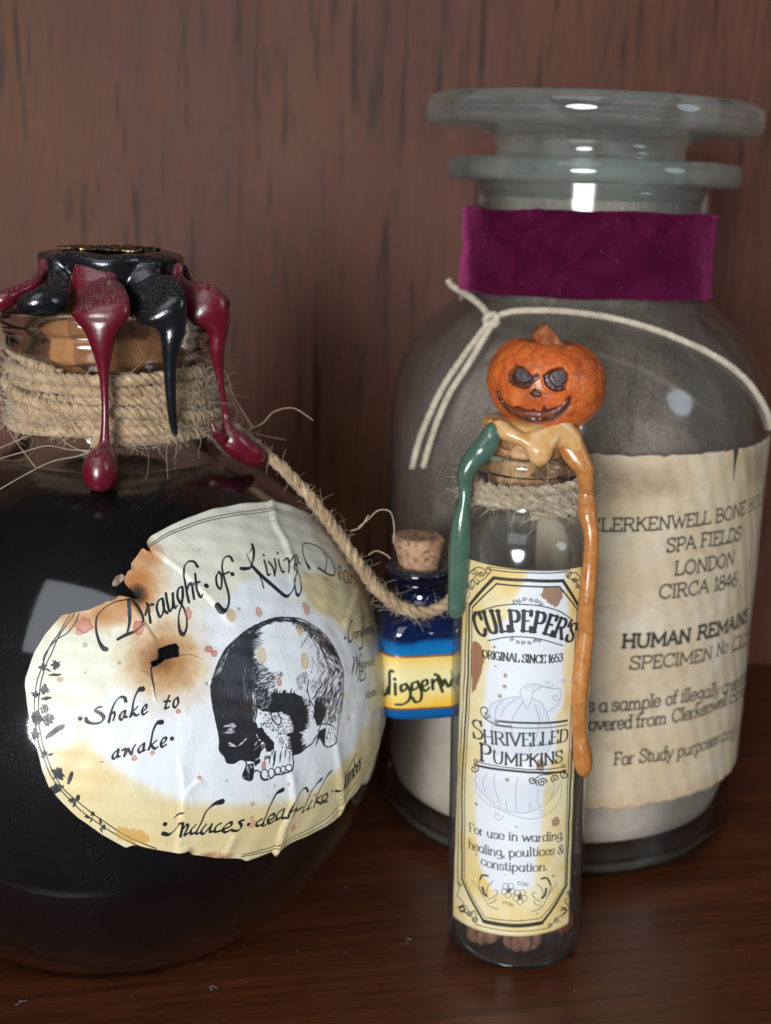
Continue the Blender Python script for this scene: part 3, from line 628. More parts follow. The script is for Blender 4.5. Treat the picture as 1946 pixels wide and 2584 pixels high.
smin, smax = OUT.min(0) - 1, OUT.max(0) + 1
art = Art(smin[0], smax[0], smin[1], smax[1], 21, (234, 236, 238))
g_ = lambda pts: [sconv(*G(x, y)) for x, y in pts]
# cream and yellow ageing round a white middle
cream = art.layer(); cream[:] = 1
white = art.layer()
art.fill(g_([(470, 800), (380, 960), (372, 1030), (420, 1100), (500, 1160), (590, 1210), (680, 1250), (800, 1285), (1000, 1300), (1210, 1275), (1330, 1230), (1430, 1120), (1500, 1030), (1545, 880), (1540, 740), (1500, 650), (1430, 575), (1330, 500), (1240, 450), (1262, 380), (1200, 335), (1090, 340), (1000, 380), (950, 440), (860, 480), (790, 560), (840, 640), (880, 760), (760, 830), (640, 840), (560, 820)]), white, soft=0.5, rough=0.5)
n1 = vnoise(art.h, art.w, 180, 3, 5); n2 = vnoise(art.h, art.w, 26, 5, 3)
art.wash(np.clip(1 - white, 0, 1) * (0.75 + 0.25 * n1), (233, 228, 206))
yel = art.layer()
art.fill(g_([(380, 1040), (450, 1130), (560, 1200), (640, 1250), (800, 1300), (1000, 1305), (1200, 1290), (1330, 1240), (1440, 1120), (1500, 1050), (1600, 980), (1620, 1100), (1500, 1300), (1150, 1520), (700, 1520), (350, 1400), (180, 1180), (230, 1060)]), yel, soft=0.9, rough=0.8)
art.fill(g_([(1262, 330), (1380, 340), (1500, 330), (1600, 560), (1560, 640), (1480, 600), (1400, 520), (1330, 490), (1290, 440), (1265, 390)]), yel, 0.9, soft=0.35, rough=0.4)
art.fill(g_([(1520, 980), (1600, 940), (1620, 1100), (1440, 1330), (1380, 1290), (1450, 1130)]), yel, 0.8, soft=0.5)
art.wash(yel * (0.5 + 0.5 * n1), (228, 203, 142))
art.wash(np.clip((n2 - 0.62) * 3, 0, 1) * 0.25 * (1 - white), (205, 186, 140))
# the burn
def halo(cx, cy, r, col, k, pw=2.0, sq=1.0):
    c_ = sconv(*G(cx, cy)); X = (np.arange(art.w) / art.ppm + art.s0)[None] - c_[0]; Y = (np.arange(art.h) / art.ppm + art.t0)[:, None] - c_[1]
    d = np.hypot(X, Y * sq) / r * (0.68 + 0.3 * n1 + 0.4 * n2); art.wash(np.clip(1 - d, 0, 1) ** pw * k, col)
halo(700, 700, 10.5, (205, 160, 105), 0.95, 1.0); halo(690, 690, 6.8, (163, 104, 54), 1.0, 0.9); halo(660, 690, 3.6, (110, 66, 36), 0.9, 1.2)
for x, y, r in [(590, 340, 4.2), (560, 400, 3.6), (620, 250, 2.6), (520, 470, 3.2), (420, 500, 3.0), (300, 520, 2.4), (600, 440, 2.2)]: halo(x, y, r * 1.35, (190, 120, 62), 0.95, 0.9)
halo(575, 420, 2.3, (60, 38, 24), 1.2, 0.8); halo(860, 1512, 3.2, (150, 92, 60), 0.9, 1.0, 3.0); halo(930, 1515, 3.0, (160, 100, 66), 0.8, 1.0, 3.0); halo(790, 1495, 1.8, (120, 80, 50), 0.9)
art.fill(g_([(600, 438), (545, 395), (520, 402), (530, 420), (560, 436)]), None, 1.0)
art.fill(g_([(625, 246), (603, 226), (612, 215), (630, 232)]), None, 0.9)
hole = [(660, 690), (662, 648), (700, 632), (738, 622), (752, 640), (752, 680), (725, 684), (690, 694), (664, 716), (636, 728), (632, 700)]
art.fill(g_(hole), None, 1.0)
art.stroke(g_([(634, 726), (638, 760), (645, 800), (650, 835), (658, 862)]), [0.28, 0.3, 0.24, 0.16, 0.06])
art.stroke(g_([(752, 672), (800, 672), (850, 690)]), [0.1, 0.07, 0.04])
art.stroke(g_([(640, 780), (620, 745), (600, 740)]), 0.05)
# double rule
for pts in ([(635, 207), (700, 167), (800, 125), (900, 95), (1000, 78), (1130, 64), (1200, 74), (1300, 108), (1380, 152), (1440, 208)], [(632, 219), (700, 178), (800, 136), (900, 106), (1000, 89), (1132, 75), (1200, 86), (1300, 118), (1375, 162), (1436, 220)],
            [(1010, 1512), (1080, 1500), (1145, 1482), (1250, 1430), (1345, 1385), (1410, 1330), (1480, 1240), (1540, 1140), (1575, 1040)], [(1015, 1504), (1080, 1491), (1140, 1473), (1245, 1422), (1340, 1375), (1400, 1320), (1470, 1232), (1530, 1132), (1565, 1032)]):
    art.stroke(g_(pts), 0.16)
FZ = Z(40, 1550, 3.687); f_ = lambda pts: [sconv(*FZ(x, y)) for x, y in pts]
for pts in ([(510, 0), (400, 190), (330, 290), (280, 400), (255, 480), (215, 590), (195, 680), (182, 780), (180, 880), (190, 1050), (235, 1250), (330, 1490), (450, 1660), (600, 1810), (760, 1930), (920, 2030), (1106, 2130), (1300, 2200)], [(550, 0), (450, 140), (400, 220), (340, 360), (285, 480), (245, 620), (225, 740), (218, 860), (228, 1060), (272, 1260), (370, 1500), (480, 1650), (700, 1830), (900, 1970), (1106, 2090), (1300, 2165)], [(590, 0), (560, 80), (480, 180), (400, 230), (330, 300), (270, 390), (262, 470)]):
    art.stroke(f_(pts), 0.19)
def leaf(cx, cy, rx, ry, rot=0, rg=0.25):
    n = 22; a = np.linspace(0, 2 * math.pi, n, endpoint=False); R = 1 + rg * (RNG.random(n) - 0.5) * 2; x = rx * R * np.cos(a); y = ry * R * np.sin(a); r = math.radians(rot)
    art.fill(f_([(cx + u * math.cos(r) - v_ * math.sin(r), cy + u * math.sin(r) + v_ * math.cos(r)) for u, v_ in zip(x, y)]))
for q in [(262, 490, 34, 34, 20, .5), (375, 475, 48, 42, 10, .4), (370, 566, 56, 13, -4), (305, 520, 30, 10, 30), (190, 745, 38, 32, 10, .5), (275, 700, 44, 40, 0, .4), (292, 782, 46, 15, -12), (200, 960, 46, 70, 5, .2), (305, 975, 52, 52, 0, .3), (275, 880, 40, 42, 10, .35), (365, 1088, 110, 24, -38, .12), (440, 1050, 30, 14, -50), (182, 1112, 38, 48, 15, .4), (270, 1290, 26, 26, 0, .4), (325, 1302, 26, 10, -20), (262, 1325, 26, 9, 10), (400, 1480, 60, 52, 20, .35), (510, 1515, 20, 66, 18, .12), (380, 1608, 62, 38, -10, .35), (520, 1725, 36, 26, 10, .4), (582, 1700, 20, 30, 15, .2), (548, 1760, 14, 28, 20), (668, 1878, 32, 16, 20, .4), (718, 1846, 20, 24, 0, .3), (705, 1905, 8, 26, 20), (790, 1916, 13, 32, -10), (820, 1970, 24, 22, 10, .4), (795, 1995, 8, 26, -30)]: leaf(*q)
for _ in range(26):
    c_ = f_([(RNG.uniform(255, 345), RNG.uniform(830, 1020))])[0]; M_ = art.layer(); art.stroke([c_, c_ + RNG.normal(size=2) * 0.25], 0.12, M=M_); art.ink = np.clip(art.ink - M_ * 0.8, 0, 1)
# lettering traced in strokes
NB = (math.radians(40), 0.42)
def T(zf, strokes, wd=0.42, nib=NB):
    for st in strokes:
        ww = wd
        if isinstance(st, tuple): st, ww = st
        if len(st) == 1: art.stroke([sconv(*zf(*st[0])), sconv(*zf(st[0][0] + 1, st[0][1]))], ww, curve=False); continue
        art.stroke([sconv(*zf(*p)) for p in st], np.asarray(ww) * 1.32, nib)
A_ = Z(200, 1350, 4.628)
T(A_, [([(545, 772), (420, 790), (290, 865), (210, 965), (200, 1110), (235, 1250), (285, 1325), (318, 1338)], [.2, .22, .26, .3, .34, .42, .62, .62]), ([(575, 790), (588, 900), (588, 1030), (560, 1150)], [.5, .6, .5, .36]), ([(450, 1225), (540, 1175), (650, 1130), (745, 1058)], [.6, .68, .52, .3]),
       ([(478, 782), (600, 770), (680, 850), (735, 950), (735, 1030), (700, 1100)], [.2, .3, .5, .4, .28, .3]), [(790, 810), (812, 900), (830, 1030)], [(770, 940), (790, 870), (830, 825), (862, 820)], [(975, 742), (925, 775), (903, 860), (935, 958), (970, 930), (985, 840), (972, 760)], [(972, 760), (988, 880), (1022, 918)],
       [(1008, 690), (1025, 800), (1050, 893), (1085, 850), (1090, 690)], [(1085, 700), (1100, 820), (1112, 860), (1140, 835)], [(1195, 612), (1150, 645), (1142, 730), (1172, 790), (1205, 740), (1200, 620)], ([(1200, 640), (1195, 800), (1165, 900), (1155, 1010), (1172, 1130), (1215, 1162), (1248, 1090), (1250, 980), (1212, 860), (1165, 800)], [.4, .4, .3, .3, .5, .66, .4, .28, .3, .3]),
       ([(1372, 384), (1335, 328), (1265, 328), (1212, 410), (1228, 540), (1250, 680), (1275, 790)], [.5, .4, .36, .34, .36, .42, .46]), [(1250, 660), (1280, 580), (1310, 580), (1320, 660), (1335, 752)], [(1342, 470), (1352, 580), (1385, 690), (1412, 732), (1440, 700)], [(1300, 592), (1392, 566)], ([(1472, 610)], 0.95)])
B_ = Z(520, 1340, 4.165)
T(B_, [[(130, 440), (98, 490), (108, 580), (143, 618), (158, 550), (150, 470), (130, 440)], ([(266, 325), (243, 282), (198, 285), (166, 330), (165, 420), (190, 530), (222, 640), (232, 750), (208, 825), (158, 850), (108, 795)], [.5, .4, .34, .34, .36, .4, .42, .44, .6, .9, .8]), [(165, 470), (235, 440)], ([(268, 463)], .85),
       ([(420, 245), (442, 310), (480, 375), (525, 425), (568, 510), (595, 605)], [.14, .18, .26, .2, .22, .3]), ([(475, 155), (490, 230), (488, 300), (470, 365), (455, 395), (400, 405), (360, 405)], [.6, .6, .5, .34, .5, .7, .62]), ([(440, 240), (465, 205), (475, 165)], .26), ([(470, 372), (545, 450), (640, 540), (740, 630), (830, 692), (885, 650), (915, 570), (908, 515)], [.5, .66, .66, .62, .62, .42, .28, .24]),
       [(600, 320), (622, 410), (640, 470), (662, 462)], ([(595, 265)], .55), [(650, 335), (690, 400), (708, 476)], [(708, 476), (722, 380), (712, 300)], [(750, 310), (772, 400), (795, 442), (812, 430)], ([(738, 245)], .55), [(805, 322), (840, 300), (862, 370), (855, 445)], [(855, 370), (885, 290), (908, 310), (912, 425)],
       [(925, 265), (905, 310), (925, 368), (946, 330), (935, 268)], ([(940, 280), (935, 420), (918, 540), (925, 640), (955, 682), (985, 620), (975, 520), (935, 420)], [.36, .36, .3, .4, .6, .4, .28, .28]), ([(970, 348)], .62),
       ([(1070, 395), (1035, 335), (1002, 230), (1000, 158), (1050, 135), (1150, 170), (1250, 245), (1320, 360), (1335, 450), (1300, 475), (1220, 435), (1160, 400)], [.66, .42, .32, .26, .28, .32, .36, .46, .44, .42, .5, .5]), ([(1220, 240), (1250, 310), (1245, 400), (1232, 430)], .4),
       [(1380, 465), (1400, 430), (1395, 378), (1372, 400), (1375, 480), (1395, 515)], [(1455, 425), (1430, 450), (1432, 520), (1468, 555), (1480, 490), (1462, 430)], [(1470, 440), (1482, 530), (1500, 560)], [(1492, 365), (1500, 450), (1505, 570)], [(1505, 500), (1525, 480), (1540, 520), (1550, 605)], ([(1578, 548)], .5)], 0.40)
C_ = Z(180, 1650, 5.206)
T(C_, [([(120, 848)], .75), ([(402, 692), (345, 708), (322, 742), (395, 785), (428, 835), (385, 898), (285, 912), (210, 885), (198, 848)], [.28, .34, .4, .5, .52, .42, .36, .5, .5]), ([(715, 620), (700, 575), (640, 570), (575, 640), (525, 760), (495, 892)], [.5, .44, .34, .32, .4, .5]), [(520, 800), (560, 765), (572, 800), (552, 870)], [(705, 742), (650, 780), (635, 835), (662, 862), (702, 800), (712, 745), (700, 820), (728, 825)],
       ([(935, 462), (885, 475), (845, 540), (815, 640), (800, 740), (772, 825)], [.85, .7, .36, .32, .38, .42]), [(872, 688), (845, 720), (800, 762), (775, 822), (812, 790)], [(800, 762), (850, 806), (888, 790)], [(928, 758), (980, 715), (982, 668), (948, 695), (925, 755), (948, 792), (1000, 755)], [(1283, 545), (1245, 650), (1230, 715), (1275, 700)], [(1220, 625), (1292, 618)], [(1392, 570), (1348, 610), (1337, 680), (1366, 700), (1402, 640), (1392, 572)],
       [(612, 1252), (560, 1300), (542, 1352), (568, 1368), (612, 1305), (618, 1252), (606, 1340), (636, 1340)], [(668, 1262), (712, 1250), (698, 1335), (755, 1235)], [(748, 1245), (790, 1312), (810, 1240), (842, 1188)], [(952, 1168), (895, 1220), (878, 1268), (905, 1287), (948, 1230), (956, 1172), (942, 1262), (968, 1250)], ([(1182, 893), (1120, 910), (1070, 1010), (1048, 1120), (1035, 1190), (1010, 1252)], [.85, .6, .36, .34, .38, .42]), [(1120, 1128), (1080, 1165), (1040, 1200), (1015, 1250)], [(1045, 1195), (1090, 1240), (1132, 1218)], [(1168, 1190), (1228, 1145), (1242, 1098), (1200, 1108), (1172, 1172), (1190, 1217), (1243, 1188)], ([(1318, 1108)], .72)], 0.36)
D_ = Z(380, 1900, 2.872)
T(D_, [([(102, 508)], .8), ([(165, 465), (195, 440), (232, 422)], [.2, .4, .3]), ([(90, 575), (130, 582), (175, 550), (210, 505)], [.66, .5, .3, .24]), [(205, 505), (228, 500), (212, 592)], [(216, 555), (255, 508), (265, 525), (240, 580), (268, 570)], [(325, 508), (288, 550), (292, 577), (330, 560)], ([(512, 345), (455, 365), (395, 425), (360, 500), (325, 572), (352, 570)], [1.05, .7, .36, .34, .4, .3]), [(398, 508), (362, 560), (382, 576), (440, 512)], [(440, 508), (425, 562), (455, 560)], [(508, 500), (472, 525), (462, 565), (512, 556)],
       [(528, 545), (575, 520), (578, 493), (545, 510), (520, 545), (535, 567), (585, 545)], ([(668, 478), (635, 490), (652, 520), (628, 552), (588, 556)], [.4, .4, .46, .4, .5]), ([(703, 510)], .7), [(802, 468), (762, 498), (768, 522), (812, 500)], ([(950, 262), (905, 292), (862, 365), (832, 440), (800, 515), (828, 512)], [1.05, .66, .34, .34, .38, .3]), [(845, 482), (882, 462), (885, 435), (855, 450), (838, 480), (852, 503), (892, 480)], [(948, 402), (908, 440), (908, 475), (945, 450), (962, 400)], [(962, 402), (945, 465), (978, 458)],
       ([(1132, 275), (1115, 248), (1078, 272), (1030, 335), (982, 450)], [.4, .36, .34, .3, .36]), [(1000, 412), (1038, 392), (1012, 448)], [(1040, 410), (1092, 384)], ([(1228, 182), (1182, 232), (1130, 330), (1090, 422), (1112, 408)], [.8, .4, .3, .34, .3]), [(1160, 338), (1128, 402), (1150, 392)], ([(1182, 300)], .4), ([(1300, 128), (1250, 192), (1202, 292), (1172, 392)], [.85, .4, .3, .34]), [(1232, 300), (1190, 338), (1222, 360)], [(1238, 342), (1270, 318), (1265, 290), (1235, 315), (1232, 348), (1268, 345)], ([(1307, 275)], .5)], 0.42)
T(D_, [([(1480, 5), (1440, 75), (1400, 180), (1365, 262), (1330, 272)], [.6, .4, .36, .4, .5])], 0.34)
pA = [sconv(*D_(*q)) for q in ((1378, 262), (1450, 185), (1515, 95))]; text(art, 'lumber', pA, 3.6, 14, nib=NB, shear=0.3)
E_ = Z(840, 1520, 7.9)
T(E_, [([(200, 720)], .7), ([(345, 385), (300, 420), (268, 540), (266, 700), (295, 800), (350, 740), (392, 620)], [.4, .3, .36, .5, .44, .34, .3]), ([(565, 275), (550, 380), (565, 500), (545, 600), (550, 760), (553, 880), (500, 940)], [.8, .4, .4, .4, .36, .4, .6])]
     + [[(370, 1100), (382, 1200), (350, 1425)], [(350, 1425), (400, 1260), (430, 1080)], [(430, 1080), (448, 1240), (425, 1440)], [(425, 1440), (470, 1240), (490, 1120), (545, 1018)], [(490, 1180), (490, 1380)], ([(535, 1190), (545, 1330), (490, 1420), (455, 1585)], .34), ([(600, 1400), (606, 1500), (520, 1562), (505, 1480), (560, 1380)], .34)]
     , 0.36)
for s_, a_, m_, b_, hz in (('omplimentary', (412, 722), (620, 660), (800, 590), 185), ('iggenweld', (500, 1335), (660, 1290), (800, 1245), 165), ('included', (618, 1925), (730, 1880), (830, 1835), 165)):
    pA = [sconv(*E_(*q)) for q in (a_, m_, b_)]; text(art, s_, pA, abs(sconv(*E_(a_[0], a_[1] - hz))[1] - pA[0][1]), 15, nib=NB, shear=0.12)
# skull engraving
H_ = Z(500, 1500, 4.165); h_ = lambda pts: [sconv(*H_(x, y)) for x, y in pts]
sk = [(870, 245), (760, 265), (640, 310), (540, 360), (430, 440), (300, 560), (230, 670), (160, 840), (130, 960), (135, 1080), (165, 1250), (215, 1500), (218, 1630), (270, 1700), (300, 1760), (370, 1765), (430, 1730), (480, 1740), (495, 1790), (460, 1900), (490, 1935), (550, 1940), (580, 1850), (640, 1860), (650, 1920), (690, 1945), (760, 1925), (800, 1890), (860, 1885), (960, 1840), (985, 1770), (985, 1690), (1060, 1660), (1110, 1610), (1180, 1560), (1240, 1480), (1300, 1560), (1350, 1600), (1420, 1550), (1450, 1400), (1480, 1250), (1505, 1080), (1505, 850), (1480, 720), (1400, 540), (1280, 400), (1160, 310), (1050, 262), (960, 250)]
Mw = art.layer(); art.fill(h_(sk), Mw); art.wash(Mw, (240, 242, 246), 0.95)
art.stroke(h_(sk + sk[:1]), 0.26, jit=0.5)
for pl in [
    [(520, 420), (430, 445), (300, 560), (215, 700), (150, 860), (132, 960), (135, 1080), (165, 1250), (215, 1500), (218, 1630), (270, 1700), (300, 1760), (370, 1765), (430, 1730), (480, 1740), (560, 1755), (640, 1700), (650, 1650), (700, 1600), (640, 1570), (600, 1480), (620, 1400), (592, 1330), (620, 1220), (600, 1130), (590, 1000), (575, 850), (545, 740), (515, 640), (505, 540), (515, 480)],
    [(740, 1100), (790, 1040), (900, 1035), (1000, 1038), (1070, 1068), (1100, 1140), (1138, 1230), (1132, 1350), (1085, 1440), (995, 1450), (972, 1360), (960, 1285), (870, 1235), (760, 1242), (650, 1222), (590, 1180), (590, 1080), (600, 980), (660, 960), (700, 1020)],
    [(600, 1400), (660, 1395), (720, 1480), (785, 1550), (788, 1620), (740, 1652), (705, 1650), (690, 1560), (640, 1530), (608, 1470)], [(940, 1450), (1040, 1440), (1100, 1470), (1060, 1510), (1085, 1600), (1040, 1660), (985, 1690), (960, 1565)],
    [(1210, 1120), (1290, 1130), (1315, 1230), (1290, 1345), (1230, 1372), (1200, 1290)], [(1250, 1430), (1330, 1395), (1325, 1480), (1315, 1600), (1290, 1560), (1265, 1500), (1210, 1608), (1240, 1480)], [(505, 1775), (570, 1770), (580, 1850), (550, 1935), (490, 1930), (465, 1895)], [(560, 1740), (650, 1720), (640, 1760), (590, 1800)],
    [(990, 262), (1160, 320), (1280, 410), (1400, 545), (1460, 680), (1400, 640), (1300, 500), (1180, 400), (1060, 320)]]:
    art.fill(h_(pl), rough=0.12)
rg = np.random.default_rng(5)
def fringe(pts, n, ln, wd, dirv=None):
    Q = catmull(np.array(pts, float), 8)
    for _ in range(n):
        i = rg.integers(1, len(Q) - 1); T_ = Q[i + 1] - Q[i - 1]; N_ = np.array([-T_[1], T_[0]]) / (np.linalg.norm(T_) + 1e-9) if dirv is None else np.array(dirv, float) / np.hypot(*dirv)
        p = Q[i] + rg.normal(size=2) * 5; L = ln * rg.uniform(.4, 1.2); art.stroke(h_([p - N_ * 8, p + N_ * L * .5, p + N_ * L]), [wd, wd * .7, wd * .15])
fringe([(515, 480), (505, 560), (520, 660), (560, 790), (585, 900), (595, 1050)], 90, 75, .2, (1, -.35))
fringe([(600, 970), (680, 990), (740, 1090), (790, 1040), (900, 1035), (1000, 1038)], 60, 46, .2, (.25, -1)); fringe([(1070, 1068), (1100, 1140), (1138, 1230), (1132, 1350), (1085, 1440)], 50, 22, .16, (1, -.3))
fringe([(870, 1235), (960, 1285), (972, 1360), (995, 1450)], 34, 40, .14, (-1, .25)); fringe([(1060, 1500), (1085, 1600), (1040, 1660)], 26, 34, .2, (1, -.4)); fringe([(940, 1450), (960, 1565), (985, 1690)], 30, 34, .16, (-1, .1))
fringe([(1210, 1120), (1290, 1130), (1315, 1230), (1290, 1345)], 50, 50, .17, (.5, -1)); fringe([(620, 1400), (600, 1480), (650, 1570), (700, 1600)], 26, 26, .16, (1, -.4)); fringe([(990, 262), (1060, 320), (1180, 400), (1300, 500), (1400, 640)], 90, 60, .17, (-.5, .9))
fringe([(430, 445), (540, 362), (640, 312), (760, 268), (870, 250)], 60, 60, .18, (.9, .35)); fringe([(790, 1640), (740, 1700), (690, 1720)], 14, 30, .14, (0, -1))
def hatch(poly, dirfn, n, ln, wd, keep=1.0, lift=False):
    P = np.array(poly, float); lo, hi = P.min(0), P.max(0); k = 0
    Mt = art.layer() if lift else None
    while k < n:
        p = rg.uniform(lo, hi)
        if not inpoly(np.array([p[0]]), np.array([p[1]]), P)[0]: continue
        k += 1; d = np.array(dirfn(*p), float); d /= np.linalg.norm(d); L = ln * rg.uniform(0.5, 1.3); q = p + d * L; c_ = rg.normal(size=2) * L * 0.05
        art.stroke(h_([p - d * L, p + c_, q]), [wd * 0.3, wd, wd * 0.25], M=Mt)
    if lift: art.ink = np.clip(art.ink - Mt * keep, 0, 1)
cen = (830, 900)
tang = lambda x, y: (-(y - cen[1]), (x - cen[0]))
hatch([(1060, 300), (1280, 400), (1400, 540), (1480, 720), (1505, 850), (1505, 1080), (1450, 1330), (1330, 1360), (1300, 1150), (1290, 950), (1350, 800), (1300, 620), (1160, 430)], lambda x, y: (-0.32, 1) if y > 800 else (0.75, 1.0), 430, 40, 0.16)
hatch([(1120, 420), (1260, 560), (1320, 780), (1240, 900), (1160, 880), (1180, 700), (1100, 520)], lambda x, y: (0.1, 1), 36, 26, 0.09)
hatch([(1160, 900), (1290, 900), (1300, 1120), (1210, 1120)], lambda x, y: (-0.4, 1), 60, 24, 0.10)
hatch([(560, 350), (640, 312), (760, 268), (870, 248), (1000, 262), (1100, 300), (1000, 300), (870, 285), (760, 300), (650, 350), (560, 420)], lambda x, y: (x - 1500, (y - 900) * -0.6) if False else (1, -0.35 if x < 800 else 0.3), 110, 40, 0.13)
hatch([(500, 430), (600, 380), (640, 360), (640, 440), (600, 470), (520, 480)], lambda x, y: (1, -0.45), 40, 40, 0.16)
for k in range(22):
    y = 440 + k * 15; L = 105 + 45 * math.sin(k * 0.35) + rg.uniform(-12, 20); art.stroke(h_([(500, y + 14), (560, y + 2), (520 + L, y - 10)]), [0.34, 0.22, 0.05])
hatch([(560, 760), (660, 720), (740, 800), (800, 900), (810, 1040), (740, 1100), (600, 1120), (585, 900)], lambda x, y: (1, -0.55), 190, 24, 0.13)
hatch([(740, 830), (890, 810), (880, 860), (780, 900)], lambda x, y: (0.7, -1), 22, 26, 0.12)
hatch([(1000, 900), (1060, 820), (1150, 830), (1110, 960), (1030, 1010)], lambda x, y: (0.3, -1), 50, 20, 0.10)
hatch([(640, 1240), (760, 1250), (940, 1300), (960, 1450), (960, 1640), (900, 1700), (820, 1500), (740, 1400), (640, 1380)], lambda x, y: (rg.normal(), 1.2), 150, 12, 0.14)
hatch([(1060, 1100), (1130, 1000), (1190, 1160), (1200, 1300), (1150, 1400), (1060, 1560), (1130, 1400)], lambda x, y: (0.2, 1), 60, 14, 0.12)
hatch([(1310, 1400), (1440, 1380), (1420, 1540), (1350, 1590)], lambda x, y: (0.2, 1), 30, 16, 0.12)
for x, y0, y1, w_ in [(790, 1640, 1780, .5), (850, 1640, 1760, .32), (905, 1600, 1720, .22), (740, 1690, 1780, .24), (690, 1700, 1760, .16), (945, 1660, 1760, .2), (780, 1740, 1810, .3)]: art.stroke(h_([(x + 12, y0), (x, (y0 + y1) / 2), (x - 6, y1)]), [w_ * .4, w_, w_ * .4])
for x, y, a_, b_ in [(690, 1885, 38, 52), (760, 1872, 30, 50), (825, 1845, 28, 38), (880, 1830, 26, 34), (935, 1812, 30, 32)]:
    art.stroke(h_([(x + a_ * math.cos(t_), y + b_ * math.sin(t_)) for t_ in np.linspace(0, 2 * math.pi, 13)]), 0.19)
art.stroke(h_([(1320, 800), (1262, 880), (1282, 960), (1235, 1010), (1225, 1060), (1190, 1100)]), 0.2); art.stroke(h_([(1150, 900), (1135, 1000), (1170, 1120), (1205, 1190), (1200, 1290)]), 0.24)
art.stroke(h_([(1115, 1172), (1170, 1160)]), 0.2); art.stroke(h_([(985, 1450), (1085, 1430)]), 0.24); art.stroke(h_([(1230, 1372), (1270, 1375), (1240, 1430)]), 0.2); art.stroke(h_([(1260, 1360), (1340, 1360), (1400, 1385)]), 0.22)
art.stroke(h_([(1060, 560), (1150, 440), (1200, 500), (1260, 640), (1250, 700), (1310, 790)]), 0.12)
# bare white glints scratched back into the black
def scrape(poly, fn, n, ln, wd, keep=0.8): hatch(poly, fn, n, ln, wd, keep, True)
scrape([(160, 860), (250, 660), (380, 500), (300, 640), (230, 820)], lambda x, y: (1, -1.3), 40, 26, 0.09, 0.7)
scrape([(450, 760), (600, 800), (600, 1080), (460, 1100)], lambda x, y: (0.05, 1), 26, 50, 0.07, 0.6)
scrape([(200, 900), (560, 900), (560, 1350), (220, 1350)], lambda x, y: (0.15, 1), 60, 22, 0.05, 0.35); scrape([(585, 900), (700, 960), (765, 1060), (735, 1180), (650, 1210), (600, 1140)], lambda x, y: (1, -0.6), 60, 20, 0.10, 0.75); scrape([(300, 560), (430, 450), (500, 440), (500, 760), (300, 860), (220, 860)], lambda x, y: (-0.5, 1), 24, 26, 0.05, 0.35); scrape([(560, 1000), (600, 1130), (615, 1220), (590, 1340), (560, 1300)], lambda x, y: (0.1, 1), 40, 26, 0.10, 0.75)
scrape([(275, 1380), (330, 1340), (390, 1390), (360, 1450), (280, 1470)], lambda x, y: (1, -0.25), 26, 28, 0.14, 0.9); scrape([(310, 1540), (350, 1560), (385, 1590), (330, 1600)], lambda x, y: (1, 0.4), 9, 22, 0.18, 0.9); scrape([(425, 1570), (495, 1510), (480, 1540), (435, 1580)], lambda x, y: (1, -0.8), 6, 20, 0.16, 0.9)
scrape([(565, 1560), (620, 1520), (625, 1600), (580, 1640)], lambda x, y: (1, -1), 10, 20, 0.1, 0.8); scrape([(500, 1790), (560, 1780), (530, 1920), (490, 1900)], lambda x, y: (0.15, 1), 12, 26, 0.12, 0.85); scrape([(640, 1560), (700, 1600), (700, 1650), (660, 1620)], lambda x, y: (0.3, -1), 8, 16, 0.1, 0.8)
scrape([(760, 1060), (1060, 1060), (1120, 1240), (1080, 1400), (980, 1300), (860, 1220), (700, 1220)], lambda x, y: (0.3, 1), 90, 9, 0.05, 0.35)
scrape([(860, 1230), (960, 1290), (990, 1400), (960, 1420), (900, 1330)], lambda x, y: (1, 0.8), 20, 22, 0.12, 0.9); scrape([(990, 262), (1160, 320), (1280, 410), (1400, 545), (1300, 500)], lambda x, y: (0.9, 0.7), 46, 26, 0.08, 0.8)
art.stroke(h_([(755, 1240), (770, 1310), (830, 1370), (860, 1320), (830, 1240)]), 0.24)
# splashes
art.wash(art.ink, (28, 28, 32), 0.96); art.ink[:] = 0
for x, y, a_, b_, c_, k in [(660, 640, .95, 1.5, 1, .62), (1105, 700, .95, 1.6, 1, .66), (1050, 380, .8, 1.1, 1, .6), (335, 230, .95, 1.15, 1, .72), (1120, 155, .85, 1.3, 0, .6), (630, 190, .7, 1.0, 0, .6), (840, 920, .55, .85, 0, .75), (105, 580, .75, .65, 0, .85), (160, 625, .6, .6, 0, .85), (680, 1790, .55, .75, 0, .8), (420, 160, .35, .35, 0, .55), (1300, 740, .3, .5, 2, .6), (500, 1170, 1.4, 1.6, 3, .25), (1290, 500, 1.2, 1.2, 0, .22), (1530, 1065, .5, .9, 1, .5), (1570, 1300, .25, .5, 0, .6), (1550, 780, .25, .35, 1, .5), (75, 810, .15, .15, 1, .5)]:
    art.blot(sconv(*H_(x, y)), a_, b_, [(186, 92, 74), (205, 166, 104), (150, 40, 44), (96, 50, 38)][c_], k)
